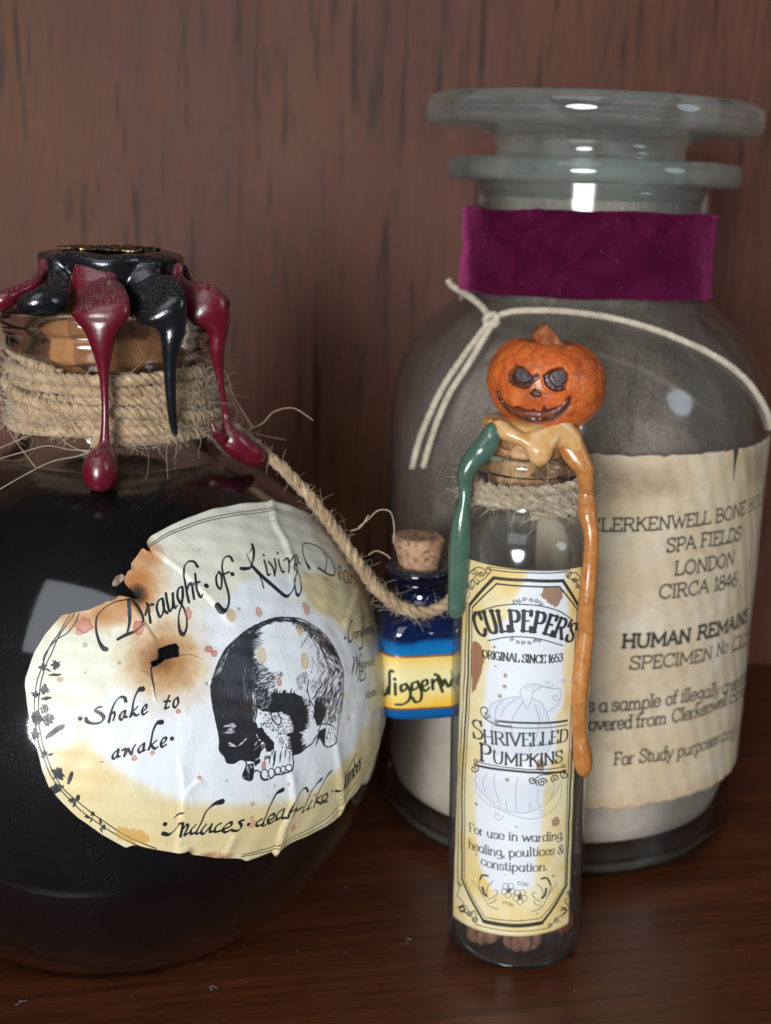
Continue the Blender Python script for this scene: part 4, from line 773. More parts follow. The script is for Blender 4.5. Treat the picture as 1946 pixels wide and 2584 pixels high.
for x, y, a_, b_, c_, k in [(355, 548, 1.5, 1.35, 0, .7), (335, 578, .7, .55, 0, .6), (583, 560, .95, 1.15, 0, .8), (790, 500, .6, 1.1, 0, .65), (290, 525, .8, 1.2, 1, .55), (530, 500, .35, .5, 0, .45), (680, 605, .4, .4, 0, .5), (360, 632, .42, .42, 2, .6), (502, 706, .32, .32, 3, .6), (255, 775, .5, .45, 3, .6), (358, 745, .22, .22, 0, .5), (748, 908, .42, .42, 0, .8), (565, 1102, .5, .48, 0, .8), (640, 1080, .42, .42, 0, .6), (835, 1183, .36, .36, 0, .7), (950, 1197, .22, .24, 0, .55), (1150, 1218, .3, .3, 0, .4), (1208, 1210, .2, .35, 0, .6), (1058, 1293, .5, .5, 0, .45), (1055, 1352, .42, .42, 0, .5), (1060, 1378, .9, .8, 0, .4), (1228, 1390, .5, .85, 0, .65), (1125, 1262, .3, .25, 0, .3), (1365, 355, .35, .55, 3, .5), (838, 232, .3, .25, 0, .45), (1520, 545, .4, 1.6, 1, .5), (1460, 938, .3, .5, 0, .5), (1443, 1020, .0, .0, 0, 0), (430, 1118, .35, .15, 2, .8), (800, 645, .25, .25, 3, .5), (515, 920, .3, .4, 0, .5), (530, 1080, .3, .5, 0, .5), (1545, 870, .8, 2.0, 1, .4)]:
    if a_: art.blot(sconv(*G(x, y)), a_, b_, [(180, 92, 76), (205, 168, 112), (120, 124, 120), (150, 102, 78)][c_], k, rough=0.2)
st = art.layer(); art.fill(g_([(485, 1420), (500, 1385), (560, 1400), (600, 1405), (632, 1430), (625, 1455), (560, 1455), (500, 1440)]), st, soft=0.1, rough=0.3); art.wash(st, (206, 158, 74), 0.7)
for _ in range(420):
    c_ = (RNG.uniform(art.s0, art.s1), RNG.uniform(art.t0, art.t1)); art.stroke([c_, (c_[0] + RNG.normal() * 0.15, c_[1] + RNG.normal() * 0.2)], 0.06 + 0.04 * RNG.random())
art.wash(art.ink, (140, 128, 105), 0.5); art.ink[:] = 0
halo(700, 640, 1.0, (60, 60, 60), 0.0)
img = art.image('potion_label_print', (20, 20, 22))
# creases: lines along which the paper lies doubled
CR = [([(1125, 30), (1150, 130), (1190, 200), (1218, 290)], .42, 1), ([(625, 225), (720, 290), (780, 340), (870, 430), (965, 540)], .3, 1), ([(1395, 1030), (1420, 1200), (1425, 1340)], .34, 1), ([(1208, 1150), (1222, 1290), (1180, 1400), (1148, 1515)], .42, 1), ([(750, 1120), (768, 1250), (745, 1490)], .26, 1), ([(540, 430), (590, 520), (655, 620)], .3, -1), ([(1492, 380), (1470, 470), (1438, 550)], .26, 1), ([(980, 1420), (938, 1512)], .22, 1), ([(845, 1180), (770, 1250)], .2, 1), ([(1215, 300), (1225, 420)], .12, 1), ([(160, 680), (300, 620), (420, 650)], .06, 1), ([(640, 790), (660, 870)], .15, 1)]
def crease_h(st):
    h = np.zeros(len(st))
    for pts, a_, sg in CR:
        Q = catmull(np.array(g_(pts)), 4); best = np.full(len(st), 1e9); sd = np.zeros(len(st)); tt = np.zeros(len(st)); n = len(Q) - 1
        for i in range(n):
            A0, B0 = Q[i], Q[i + 1]; D = B0 - A0; L = D @ D + 1e-9; t = np.clip(((st - A0) @ D) / L, 0, 1); q = st - A0 - t[:, None] * D; d = np.hypot(q[:, 0], q[:, 1]); m = d < best
            best[m] = d[m]; sd[m] = np.sign(D[0] * q[m, 1] - D[1] * q[m, 0]) * sg; tt[m] = (i + t[m]) / n
        h += 1.5 * a_ * np.where(sd > 0, np.exp(-(best / 1.5) ** 1.3), np.exp(-(best / 0.22) ** 2)) * np.clip(np.minimum(tt, 1 - tt) * 8 + (0.4 if a_ > .2 else 0), 0, 1)
    return h
c0 = np.array(sconv(*G(870, 790))); NA, NR = 420, 110; rings = []
for a in np.linspace(0, 2 * math.pi, NA, endpoint=False):
    D = np.array([math.cos(a), math.sin(a)]); best = 0
    for A0, B0 in zip(OUT, np.roll(OUT, -1, 0)):
        E0 = B0 - A0; den = D[0] * E0[1] - D[1] * E0[0]
        if abs(den) < 1e-9: continue
        q = A0 - c0; t = (q[0] * E0[1] - q[1] * E0[0]) / den; u_ = (q[0] * D[1] - q[1] * D[0]) / den
        if t > 0 and -1e-6 <= u_ <= 1 + 1e-6: best = max(best, t)
    rings.append(best)
rings = np.array(rings); aa = np.linspace(0, 2 * math.pi, NA, endpoint=False)
fr = np.linspace(0, 1, NR) ** 0.8; fr[0] = 0.002
ST = (c0 + (fr[:, None, None] * rings[None, :, None]) * np.stack([np.cos(aa), np.sin(aa)], 1)[None]).reshape(-1, 2)
hgt = 0.22 + crease_h(ST) + 0.05 * np.sin(ST[:, 0] * 0.9 + 2 * np.sin(ST[:, 1] * .3)) + 0.04 * np.sin(ST[:, 1] * 1.7 + ST[:, 0] * .4)
edge = np.repeat(fr, NA); hgt += np.clip((edge - 0.965) / 0.035, 0, 1) * (0.28 * np.clip(np.sin(np.tile(aa, NR) * 7 + 1), 0, 1) + 0.10)
V = spt(ST, hgt); F = []
for i in range(NR - 1):
    for j in range(NA):
        j_ = (j + 1) % NA; F.append((i * NA + j, i * NA + j_, (i + 1) * NA + j_, (i + 1) * NA + j))
HP = np.array(g_(hole)); cen_ = np.array([V2 for V2 in ST])
inh = inpoly(ST[:, 0], ST[:, 1], HP)
F = [f for f in F if not (inh[f[0]] and inh[f[1]] and inh[f[2]] and inh[f[3]])]
pl = paper_mat('potion_label_paper', img, 0.5, 0.18, 0.18, 1100, 0.32)
o = mesh('paper_label', V, F, pl, bottle, uv=art.uv(ST)); so = o.modifiers.new('thickness', 'SOLIDIFY'); so.thickness = 0.00016; so.offset = -1
# a scorched flake stuck beside the burn
V = [BOT.hit(*G(x, y), 0.35 + 0.25 * (k % 2)) for k, (x, y) in enumerate([(472, 372), (485, 345), (510, 332), (526, 342), (515, 362), (495, 380), (476, 384)])]
M = Mat('scorched_paper', 0.8, (0.30, 0.22, 0.15)); M.set('Base Color', M.ramp(M.noise(M.coord(), 900, 4), [(0.35, (0.10, 0.06, 0.035)), (0.65, (0.45, 0.34, 0.24))]))
o = mesh('scorched_flake', V, [list(range(7))], M.m, bottle, False); so = o.modifiers.new('thickness', 'SOLIDIFY'); so.thickness = 0.0002

# ------------------------------------------------------------------ large jar with a glass stopper
JX, JY = 45.0, 320.0
jar = empty('apothecary_jar', (JX, JY, 0), 'large wide glass jar with flat glass stopper, purple velvet band and tan label', 'jar')
body = [(41.5, 0.6), (43.8, 2.2), (44.6, 5), (44.6, 9), (44.6, 30), (44.6, 60), (44.6, 82), (44.6, 92), (44.5, 98), (44.1, 103.5), (42.8, 110), (40.0, 116), (36.0, 121.5), (31.5, 125.6), (28.6, 128.4), (27.4, 131.5), (27.2, 136), (27.2, 153.4)]
bp = smooth_profile(body, 4); JAR = Rev(JX, JY, bp[:, 1], bp[:, 0])
shell = shell_glass('jar_glass', (0.95, 0.96, 0.95), 0.10, 0.05, (0.40, 0.38, 0.36), 620, (0.42, 0.44, 0.42))
V, F = revolve_vf(bp, JX, JY, seg=160, closed=False); gb = mesh('glass_body', V, F, shell, jar)
M = Mat('ash_film'); v = M.coord((1, 1, 0.45)); st_ = M.ramp(M.noise(v, 55, 6, 0.68, 1.0), [(0.36, (0.05,) * 3), (0.50, (0.17,) * 3), (0.70, (0.46,) * 3)]); sp_ = M.ramp(M.noise(M.coord(), 2400, 2, 0.8), [(0.5, (0, 0, 0)), (0.7, (0.35,) * 3)])
fs_ = M.math('ADD', st_, sp_); tr_s = M.n('ShaderNodeBsdfTransparent'); tr_s.inputs[0].default_value = (0.93, 0.93, 0.92, 1); df_s = M.n('ShaderNodeBsdfDiffuse'); df_s.inputs[0].default_value = (0.66, 0.56, 0.47, 1)
mx_s = M.n('ShaderNodeMixShader'); M.l(fs_, mx_s.inputs[0]); M.l(tr_s.outputs[0], mx_s.inputs[1]); M.l(df_s.outputs[0], mx_s.inputs[2]); M.l(mx_s.outputs[0], M.out.inputs[0])
inp = smooth_profile([(41.9, 46), (41.9, 70), (41.9, 88), (41.5, 97), (39.6, 105), (36.6, 112), (32.6, 117.5), (28.0, 122), (25.4, 126), (24.6, 131), (24.6, 150)], 4)
V, F = revolve_vf(inp, JX, JY, seg=128, closed=False); mesh('ash_film', V, F, M.m, gb)
green = glass_mat('green_edge_glass', (0.93, 0.985, 0.955), 0.03, dust=0.14, film=0.19, dustcol=(0.80, 0.86, 0.79), dscale=1100)
base = smooth_profile([(0, 3.6), (30, 3.2), (36, 1.6), (39.5, 0.15), (41.4, 0.7), (43.3, 2.6), (43.8, 4.2), (43.3, 5.2), (41, 5.7), (30, 5.8), (0, 5.8)], 3)
base = np.clip(base, 0, None); V, F = revolve_vf(base, JX, JY, seg=128, closed=False); mesh('glass_base', V, F, glass_mat('base_glass', (0.90, 0.95, 0.92), 0.02), jar)
rim = [(26.2, 153.6), (32.2, 153.5), (33.3, 154.2), (33.5, 155.6), (33.4, 157.4), (32.6, 158.5), (30, 158.8), (25.4, 158.7), (23.4, 157.6), (22.9, 155), (23.6, 150), (25.2, 150.2)]
V, F = revolve_vf(rim, JX, JY, seg=128); mesh('glass_rim', V, F, green, jar)
rg = np.random.default_rng(3)
V, F = revolve_vf([(22.6, 140), (23.6, 148), (23.2, 153), (22.2, 158.0), (21.6, 159.6), (21.4, 161.2), (22.0, 162.8), (24.0, 164.1), (28.0, 164.8), (35.8, 164.9), (37.4, 165.4), (38.1, 167), (38.1, 169.6), (37.3, 171.3), (35.8, 171.9), (18, 171.3), (0, 171.2), (0, 168.0), (14, 167.6), (19.4, 164), (20.2, 158), (20.4, 141.2), (21.2, 139.8)], JX - 0.9, JY, seg=128)
V = np.array(V); up = np.clip((V[:, 2] - 158) / 6, 0, 1); V[:, 2] += (V[:, 0] - JX) * -0.012 * up
mesh('glass_stopper', V, F, green, jar)
# bone-white powder inside
M = Mat('pale_powder', 0.95); M.set('Base Color', M.ramp(M.noise(M.coord(), 260, 5, 0.7), [(0.3, (0.56, 0.47, 0.38)), (0.7, (0.70, 0.62, 0.53))])); M.set('Normal', M.bump(M.noise(M.coord(), 1500, 4, 0.8), 0.6, 0.0006))
pw = [(0, 6.3), (30, 6.3), (37, 6.6), (40.4, 8.6), (41.6, 12.5), (41.6, 48)]
V, F = revolve_vf(pw, JX, JY, seg=128, closed=False); V = list(V)
n = 128; base_i = len(V) - n
for i in range(1, 12):
    r = 41.6 * (1 - i / 11.0)
    for j in range(n):
        t = 2 * math.pi * j / n; x, y = r * math.sin(t), -r * math.cos(t); V.append((JX + x, JY + y, 48 + 2.2 * (1 - r / 41.6) + 0.9 * math.sin(x * .17 + 1) * math.cos(y * .14) + 0.3 * math.sin(x * .6 + y * .5)))
        F.append((base_i + (i - 1) * n + j, base_i + (i - 1) * n + (j + 1) % n, base_i + i * n + (j + 1) % n, base_i + i * n + j))
mesh('powder', V, F, M.m, jar)
# velvet band
M = Mat('purple_velvet', 0.9, (0.045, 0.001, 0.020)); v = M.coord()
n1 = M.noise(v, 130, 4, 0.65, 0.8); n2 = M.noise(v, 2600, 2, 0.8)
M.set('Base Color', M.mix(M.ramp(n1, [(0.42, (0, 0, 0)), (0.72, (1, 1, 1))]), (0.050, 0.001, 0.018), (0.095, 0.004, 0.036)))
M.b.inputs['Sheen Weight'].default_value = 0.65; M.b.inputs['Sheen Roughness'].default_value = 0.32; M.b.inputs['Sheen Tint'].default_value = (0.75, 0.10, 0.34, 1); M.b.inputs['Specular IOR Level'].default_value = 0.1
M.set('Normal', M.bump(M.mix(0.5, n1, n2), 0.55, 0.0008)); velvet = M.m
NS, NZ = 360, 40; V = []; F = []
for i in range(NZ + 1):
    for j in range(NS):
        t = 2 * math.pi * j / NS; f = i / NZ; z = 129.2 + 18.4 * f + 0.35 * math.sin(2 * t + 1) + 0.15 * math.sin(9 * t)
        r = 28.9 + 0.22 * random.random() + 0.35 * math.sin(3 * t) + 0.5 * math.exp(-((f - 0.52 + 0.06 * math.sin(2 * t)) / 0.07) ** 2) * math.sin(2 * t + 2) + 0.25 * (abs(f - 0.5) > 0.44) + 0.12 * math.sin(15 * t + 5 * f) + (0.10 * math.sin(NS / 2 * t) if i in (0, NZ) else 0)
        V.append((JX + r * math.sin(t), JY - r * math.cos(t), z))
for i in range(NZ):
    for j in range(NS): j_ = (j + 1) % NS; F.append((i * NS + j, i * NS + j_, (i + 1) * NS + j_, (i + 1) * NS + j))
vb = mesh('velvet_band', V, F, velvet, jar); so = vb.modifiers.new('thickness', 'SOLIDIFY'); so.thickness = 0.0011; so.offset = -1
V_ = np.array(V); nn = V_ - np.array([JX, JY, 0]); nn[:, 2] = 0; nn /= np.linalg.norm(nn, axis=1)[:, None]
Vf, Ff = fibres_vf(V_, nn, 160, (0.5, 1.8), 0.05, 6, 0.0, 1.5)
M = Mat('lint', 0.9, (0.26, 0.12, 0.18)); lint = M.m; mesh('lint', Vf, Ff, lint, vb, kind='stuff')
# cotton string
cot = jute_mat('cotton_string', [(0.36, 0.28, 0.19), (0.58, 0.49, 0.36), (0.72, 0.63, 0.50)])
K_ = Z(900, 700, 2.766); L_ = [[K_(*p) for p in q] for q in ([(640, 20), (668, 60), (720, 92), (800, 140), (880, 210), (930, 285)], [(935, 300), (860, 400), (740, 560), (600, 770), (500, 980), (430, 1160), (388, 1330)], [(960, 310), (885, 430), (785, 600), (655, 800), (565, 1000), (505, 1180), (465, 1325)])]
L_.append([(1243, 808), (1270, 792), (1310, 784), (1400, 784), (1480, 792), (1560, 806), (1640, 828), (1700, 850), (1780, 886), (1850, 930), (1900, 980), (1935, 1040), (1945, 1080)])
for q in L_:
    P = catmull([JAR.hit(a, b, 0.62) for a, b in q], 8); V, F = rope_vf(P, 0.78, 3, 2.6, 4, 0.5, 30, 0.05); mesh('cotton_string', V, F, cot, jar)
kn = JAR.hit(*K_(940, 295), 1.2); V, F = [], []; P = [kn + np.array([1.3 * math.cos(t), -0.5 + 0.5 * math.sin(2 * t), 1.2 * math.sin(t)]) for t in np.linspace(0, 12, 40)]
V, F = rope_vf(P, 0.75, 3, 2.6, 4, 0.4, 31, 0.05); mesh('string_knot', V, F, cot, jar)
bk = [JAR.hit(a, b, 0.6, True) for a, b in [(1300, 880), (1400, 880), (1500, 893), (1600, 925), (1680, 965), (1760, 1015), (1830, 1060)]]
V, F = rope_vf(catmull(bk, 8), 0.7, 3, 2.6, 4, 0.5, 33, 0.05); mesh('cotton_string', V, F, cot, jar)
# tan paper label
RJ = 44.6
def jconv(px, py):
    P = JAR.hit(px, py); return np.array([JAR.ang(P) * RJ, P[2]])
N_ = Z(1400, 1050, 1.8425); jz = lambda x, y: jconv(*N_(x, y))
tl = jz(150, 176)[1]; bl = jz(150, 1823)[1]; s0, s1 = jconv(1345, 1500)[0], 1.50 * RJ
tr_ = jz(900, 130)[1] ; br_ = jz(760, 1750)[1]
ja = Art(s0 - 1, s1 + 1, bl - 4, tl + 5, 13, (208, 188, 158))
n1 = vnoise(ja.h, ja.w, 120, 21, 5); n2 = vnoise(ja.h, ja.w, 30, 22, 4); n3 = vnoise(ja.h, ja.w, 9, 23, 2)
ja.wash(np.clip((n1 - 0.45) * 3, 0, 1) * 0.6, (205, 178, 140)); ja.wash(np.clip((n2 - 0.55) * 4, 0, 1) * 0.35, (178, 150, 118)); ja.wash(np.clip((0.4 - n1) * 4, 0, 1) * 0.5, (222, 214, 198)); ja.wash(np.clip((n3 - .6) * 3, 0, 1) * .2, (170, 146, 118))
m = ja.layer()
for pts in [[(150, 230), (400, 225), (600, 300), (560, 350), (400, 380), (200, 350)], [(150, 290), (350, 260), (520, 320), (420, 350), (180, 400)]]: ja.fill([jz(*p) for p in pts], m, 0.7, soft=1.6, rough=1.2)
ja.wash(m * (0.5 + 0.7 * n2), (128, 104, 82), 0.75)
m = ja.layer(); ja.fill([jz(*p) for p in [(850, 150), (960, 150), (960, 300), (880, 330)]], m, soft=1.5, rough=1.0); ja.wash(m, (150, 122, 98), 0.5)
m = ja.layer(); ja.fill([(s0 - 2, bl - 5), (s1 + 2, bl - 5), (s1 + 2, bl + 3), (s0 - 2, bl + 2)], m, soft=1.2, rough=1.0); ja.wash(m, (196, 168, 132), 0.6)
for _ in range(12):
    p = np.array([RNG.uniform(s0, s1), RNG.uniform(bl, tl)]); q = p + RNG.normal(size=2) * 9; m = ja.layer(); ja.stroke([p, (p + q) / 2 + RNG.normal(size=2), q], [0.1, 0.22, 0.05], M=m); ja.wash(m, (232, 224, 208) if _ % 2 else (160, 132, 100), 0.45)
def jt(s, a, b, capx, wd=14, seed=0, shear=0.0):
    """s between two photo points of its baseline; capx is the cap height in those pixels"""
    A, B = jz(*a), jz(*b); h = abs(jz(a[0], a[1] - capx)[1] - A[1]); text(ja, s, [A, B], h, wd, slab=12, seed=seed, wob=0.5, shear=shear, serif_w=0.85)
jt('CLERKENWELL', (150, 533), (722, 497), 60); jt('BONE', (742, 495), (882, 452), 60); A = jz(893, 448); ja_h = abs(jz(893, 388)[1] - A[1]); text(ja, 'HOUSE', [A, A + np.array([(jz(882, 452)[0] - jz(742, 495)[0]) * 1.35, 0])], ja_h, 11, slab=12)
jt('SPA', (515, 632), (652, 612), 62); jt('FIELDS', (672, 608), (858, 572), 62); jt('LONDON', (552, 738), (828, 686), 62); jt('CIRCA', (480, 847), (710, 816), 62); jt('1846', (735, 813), (838, 784), 62)
jt('HUMAN', (308, 1074), (628, 1046), 60, 23); jt('REMAINS', (655, 1037), (887, 950), 60, 23); jt('SPECIMEN', (343, 1173), (725, 1126), 58); jt('No', (744, 1116), (802, 1092), 56); jt('003', (815, 1092), (890, 1052), 58, 13, shear=0.3)
p = [jz(815, 1100), jz(850, 1080), jz(885, 1055)]; ja.stroke(p, 0.3)
jt('s', (150, 1372), (185, 1372), 62, 13); jt('a', (203, 1372), (245, 1370), 60, 13); jt('sample', (262, 1368), (490, 1346), 60, 13); jt('of', (510, 1343), (566, 1332), 58, 13); jt('illegally', (578, 1328), (762, 1290), 58, 13); jt('cremated', (770, 1287), (905, 1222), 56, 13); jt('This', (60, 1372), (130, 1372), 60, 13)
jt('Recovered', (40, 1458), (356, 1446), 60, 13); jt('from', (374, 1444), (516, 1427), 58, 13); jt('Clerkenwell', (538, 1422), (792, 1340), 58, 13); jt('Bone', (800, 1334), (880, 1288), 56, 13)
jt('For', (272, 1620), (366, 1612), 58, 13); jt('Study', (388, 1608), (546, 1588), 58, 13); jt('purposes', (563, 1584), (757, 1518), 56, 13); jt('only', (765, 1513), (836, 1482), 54, 13)
img = ja.image('jar_label_print', (40, 36, 30), 0.9)
NS, NT = 150, 130; V, UV = [], []
rgl = np.random.default_rng(8); eb = np.convolve(rgl.normal(size=NS + 20), np.ones(5) / 5, 'same')[:NS + 1] * 0.45; et = np.convolve(rgl.normal(size=NS + 20), np.ones(3) / 3, 'same')[:NS + 1] * 0.18
slit = jz(838, 180)[0]
for i in range(NT + 1):
    for j in range(NS + 1):
        s_ = s0 + (s1 - s0) * j / NS; lo = bl + eb[j]; hi = tl + et[j] - (0.0 if abs(s_ - slit) > 0.95 else 9.5 * (1 - abs(s_ - slit) / 0.95))
        t_ = lo + (hi - lo) * i / NT; h = 0.22 + 0.10 * math.sin(s_ * 0.35 + 0.9 * math.sin(t_ * 0.13)) * math.sin(t_ * 0.21) + 0.06 * math.sin(s_ * 1.3 + t_ * 0.5)
        V.append(JAR.pt(s_ / RJ, t_, RJ + max(0.08, h))); UV.append((s_, t_))
F = [(i * (NS + 1) + j, i * (NS + 1) + j + 1, (i + 1) * (NS + 1) + j + 1, (i + 1) * (NS + 1) + j) for i in range(NT) for j in range(NS)]
o = mesh('paper_label', V, F, paper_mat('jar_label_paper', img, 0.7, 0.0, 0.3, 700, 0.35), jar, uv=ja.uv(UV)); so = o.modifiers.new('thickness', 'SOLIDIFY'); so.thickness = 0.00015; so.offset = 0

# ------------------------------------------------------------------ pumpkin vial
VX, VY, VK, VR = 29.6, 253.0, -0.0284, 13.7
vial = empty('glass_vial', (VX, VY, 0), 'slim glass vial with cream printed label and carved pumpkin head on its cork', 'vial')
vo_ = [(0, 0.9), (8, 0.7), (11.2, 0.15), (12.6, 0.5), (13.5, 1.6), (VR, 3.2), (VR, 60), (VR, 83), (13.5, 86.5), (12.7, 89), (11.0, 90.8), (9.6, 92), (9.2, 94), (9.2, 98), (9.7, 99.4), (10.6, 100.2), (10.9, 101.4), (10.7, 102.6), (9.9, 103.3)]
vi_ = [(8.4, 103.2), (7.9, 102.4), (7.8, 93), (8.6, 91), (11.4, 88), (12.3, 85), (12.4, 80), (12.4, 4.2), (11.4, 2.8), (8, 2.3), (0, 2.2)]
vsh = shell_glass('vial_glass', (0.95, 0.97, 0.965), 0.06, 0.05, (0.56, 0.52, 0.48), 1300, (0.34, 0.37, 0.36), 0.0)
V, F = revolve_vf([p for p in vo_ if 1.2 < p[1] < 99.5], VX, VY, VK, 128, False); mesh('glass_tube', V, F, vsh, vial)
vg = glass_mat('vial_solid_glass', (0.93, 0.98, 0.95), 0.0, dust=0.05, film=0.02, dscale=1300)
V, F = revolve_vf([(0, 0.9), (8, 0.7), (11.2, 0.1), (12.6, 0.4), (13.3, 1.2), (13.0, 1.8), (11.5, 1.7), (8, 1.6), (0, 1.6)], VX, VY, VK, 128); mesh('glass_foot', V, F, vg, vial)
V, F = revolve_vf([(9.15, 99.5), (9.7, 99.6), (10.6, 100.2), (10.9, 101.4), (10.7, 102.6), (9.9, 103.3), (8.4, 103.2), (8.2, 101)], VX, VY, VK, 96); mesh('glass_lip', V, F, vg, vial)
VIAL = Rev(VX, VY, [p[1] for p in vo_], [p[0] for p in vo_], VK)
vck = cork_mat('rough_vial_cork', (0.40, 0.19, 0.08), (0.62, 0.36, 0.19), 420)
V, F = revolve_vf([tuple(q) for q in smooth_profile([(0, 93.4), (6.9, 93.5), (7.5, 95), (7.7, 103), (8.1, 104.5), (8.5, 105.2), (8.4, 106), (8.2, 106.6), (0, 106.8)], 4)], VX, VY, VK, 96, False, wob=lambda t, z: 0.02 * np.sin(17 * t + 2.2 * z) + 0.02 * np.sin(29 * t - 3.1 * z) + 0.012 * np.sin(47 * t + 5 * z))
mesh('cork', V, F, vck, vial)
th = np.linspace(0, 2 * math.pi * 3.6, 300); P = np.array([VIAL.pt(t, 93.0 + t / (2 * math.pi) * 1.65 + 0.3 * math.sin(1.3 * t), 10.6 + 0.35 * math.sin(t * 0.7)) for t in th])
vj = jute_mat('grey_twine', [(0.24, 0.17, 0.10), (0.47, 0.37, 0.25), (0.66, 0.56, 0.43)])
V, F = rope_vf(P, 1.0, 2, 5.5, 9, 0.6, 14, 0.2); tw = mesh('twine_wrap', V, F, vj, vial)
nrm = np.stack([np.sin(th), -np.cos(th), np.zeros_like(th)], 1); V, F = fibres_vf(P + nrm * 0.7, nrm, 330, (2, 10), 0.04, 15, 0.0, 1.3); mesh('loose_fibres', V, F, jute_hair, tw, kind='stuff')
tan_ = np.stack([np.cos(th), np.sin(th), np.zeros_like(th)], 1); V, F = fibres_vf(P + nrm * 1.0 + RNG.normal(size=P.shape) * [0, 0, .5], nrm, 1300, (1.5, 7), 0.045, 45, 0.0, 1.0, tan_); mesh('surface_fibres', V, F, jute_hair, tw, kind='stuff')
# wax
gwax = wax_mat('green_wax', (0.075, 0.140, 0.100), 0.1, 0.24, (0.060, 0.118, 0.088)); owax = wax_mat('orange_wax', (0.43, 0.15, 0.035), 0.08, 0.28, (0.56, 0.25, 0.075)); ywax = wax_mat('pale_gold_wax', (0.60, 0.30, 0.09), 0.06, 0.36, (0.68, 0.44, 0.20))
V0 = Z(1100, 800, 2.764); v0 = lambda L: [(*V0(a, b), hw / 2.764, *r_) for a, b, hw, *r_ in L]; V1 = Z(1100, 1400, 3.332); v1 = lambda L: [(*V1(a, b), hw / 3.332, *r_) for a, b, hw, *r_ in L]
flow('wax_drip', v0([(385, 748, 30, 10, 1), (392, 790, 62, 10.8, 1.6), (372, 860, 76, 11.5, 1.8), (330, 920, 84, 12.5, 2), (270, 985, 80, 13.5, 2.1), (218, 1060, 66, 14.6, 2.1), (202, 1130, 54, 14.8, 2), (204, 1200, 46, 15), (200, 1270, 43, 15.2), (190, 1340, 52, 15.4), (178, 1430, 66, 15.6), (170, 1550, 74, 15.6), (163, 1700, 74, 15.6), (155, 1830, 70, 15.6), (146, 1960, 64, 15.6), (140, 2040, 58, 15.6, 1.8), (136, 2075, 38, 15.4, 1), (135, 2092, 12, 15.2, .5)]), VIAL, gwax, vial, 2.4, label='green wax run down the left of the neck')
flow('wax_drip', v0([(935, 770, 70, 9.4, 1), (930, 830, 90, 9.8, 1.4), (945, 900, 92, 10.4, 1.5), (985, 980, 88, 11.4, 1.7), (1030, 1050, 74, 12.4, 2), (1045, 1130, 58, 12.8), (1048, 1220, 54, 12.8), (1052, 1300, 62, 13.2), (1058, 1380, 70, 14), (1075, 1460, 60, 14.8), (1084, 1560, 54, 15.3), (1078, 1700, 52, 15.4), (1064, 1850, 58, 15.4), (1052, 2000, 60, 15.4), (1046, 2120, 60, 15.4)]) + v1([(1262, 650, 70, 15.4), (1240, 850, 74, 15.4), (1218, 1050, 72, 15.4), (1206, 1250, 68, 15.4), (1206, 1420, 60, 15.4), (1214, 1540, 62, 15.4), (1228, 1640, 76, 15.5, 2.3), (1238, 1740, 82, 15.6, 2.5), (1240, 1800, 66, 15.6, 2.1), (1241, 1836, 34, 15.5, 1.2), (1241, 1848, 10, 15.4, .5)]), VIAL, owax, vial, 2.2, label='orange wax run down the right side, ending in a drop')
yl1 = flow('wax_drip', v0([(700, 790, 215, 8.8, 1.0), (712, 830, 185, 9.1, 1.4), (720, 875, 148, 9.5, 1.7), (722, 930, 108, 9.9, 2.0), (722, 980, 84, 10, 2.0), (722, 1012, 62, 10, 1.6), (722, 1028, 38, 10, 1.1), (722, 1038, 12, 9.9, .5)]), VIAL, ywax, vial, 1.8, raw=True)
yl2 = flow('', v0([(430, 715, 30, 10, 1), (440, 760, 60, 9.9, 1.5), (500, 810, 62, 9.7, 1.6), (590, 850, 50, 9.6, 1.5), (660, 890, 40, 9.8, 1.4)]), VIAL, ywax, vial, 1.8, raw=True)
yl3 = flow('', v0([(820, 770, 100, 9.3, 1.4), (870, 810, 110, 9.6, 1.5), (930, 850, 92, 10.2, 1.6), (965, 905, 70, 10.9, 1.6), (990, 960, 40, 11.4, 1.5)]), VIAL, ywax, vial, 1.8, raw=True)
flow('wax_drip', v0([(352, 752, 16, 10.5, .7), (372, 732, 24, 10.6, .9), (400, 722, 20, 10.4, .8)]), VIAL, owax, vial, label='small orange dab above the green wax')
capw = smooth_profile([(0, 105.6), (7.2, 105.7), (8.6, 106.0), (9.2, 107.0), (9.2, 108.0), (8.2, 109.6), (0, 111)], 4)
V, F = revolve_vf(capw, VX + 0.6, VY, VK, 72, False, wob=lambda t, z: 0.05 * np.sin(3 * t + 0.8) + 0.03 * np.sin(5 * t)); V = np.array(V); mm_ = V[:, 2] < 106.4
an = np.arctan2(V[:, 0] - VX + 3, VY - V[:, 1]); V[mm_, 2] -= 1.0 * np.clip(np.sin(4 * an[mm_] + 2.2), -0.3, 1); melt('wax_seal', [(V, F), yl1, yl2, yl3], ywax, vial, 'pale gold wax run under the pumpkin')

# carved pumpkin head
PQ = Z(1210, 820, 4.9); pc = on_y(*PQ(828, 712), 252.5); PR, PH = 11.35, 9.0
NU, NV = 520, 300; V = []
uu = np.linspace(0, 2 * math.pi, NU, endpoint=False); vv = np.linspace(-math.pi / 2, math.pi / 2, NV)
U, W = np.meshgrid(uu, vv)
fr_ = 0.35 + 0.65 * np.clip(1.15 - np.cos(U) * 1.3, 0, 1); rib = np.abs(np.sin(U * 4.5 + 0.9 + 0.25 * np.sin(2 * U))) ** 0.5; seam = (1 - rib) * fr_
R_ = PR * (np.abs(np.cos(W)) ** 0.82) * (1 - 0.085 * seam * (0.35 + 0.65 * np.abs(np.sin(W)) + 0.25 * (np.cos(U) < 0.2)))
R_ *= 1 + 0.012 * np.sin(3 * U + 1)
Zp = PH * np.sin(W) * (1 - 0.30 * np.exp(-(R_ / 4.2) ** 2)) + 0.35 * seam * -np.sign(W) * (R_ < 9)
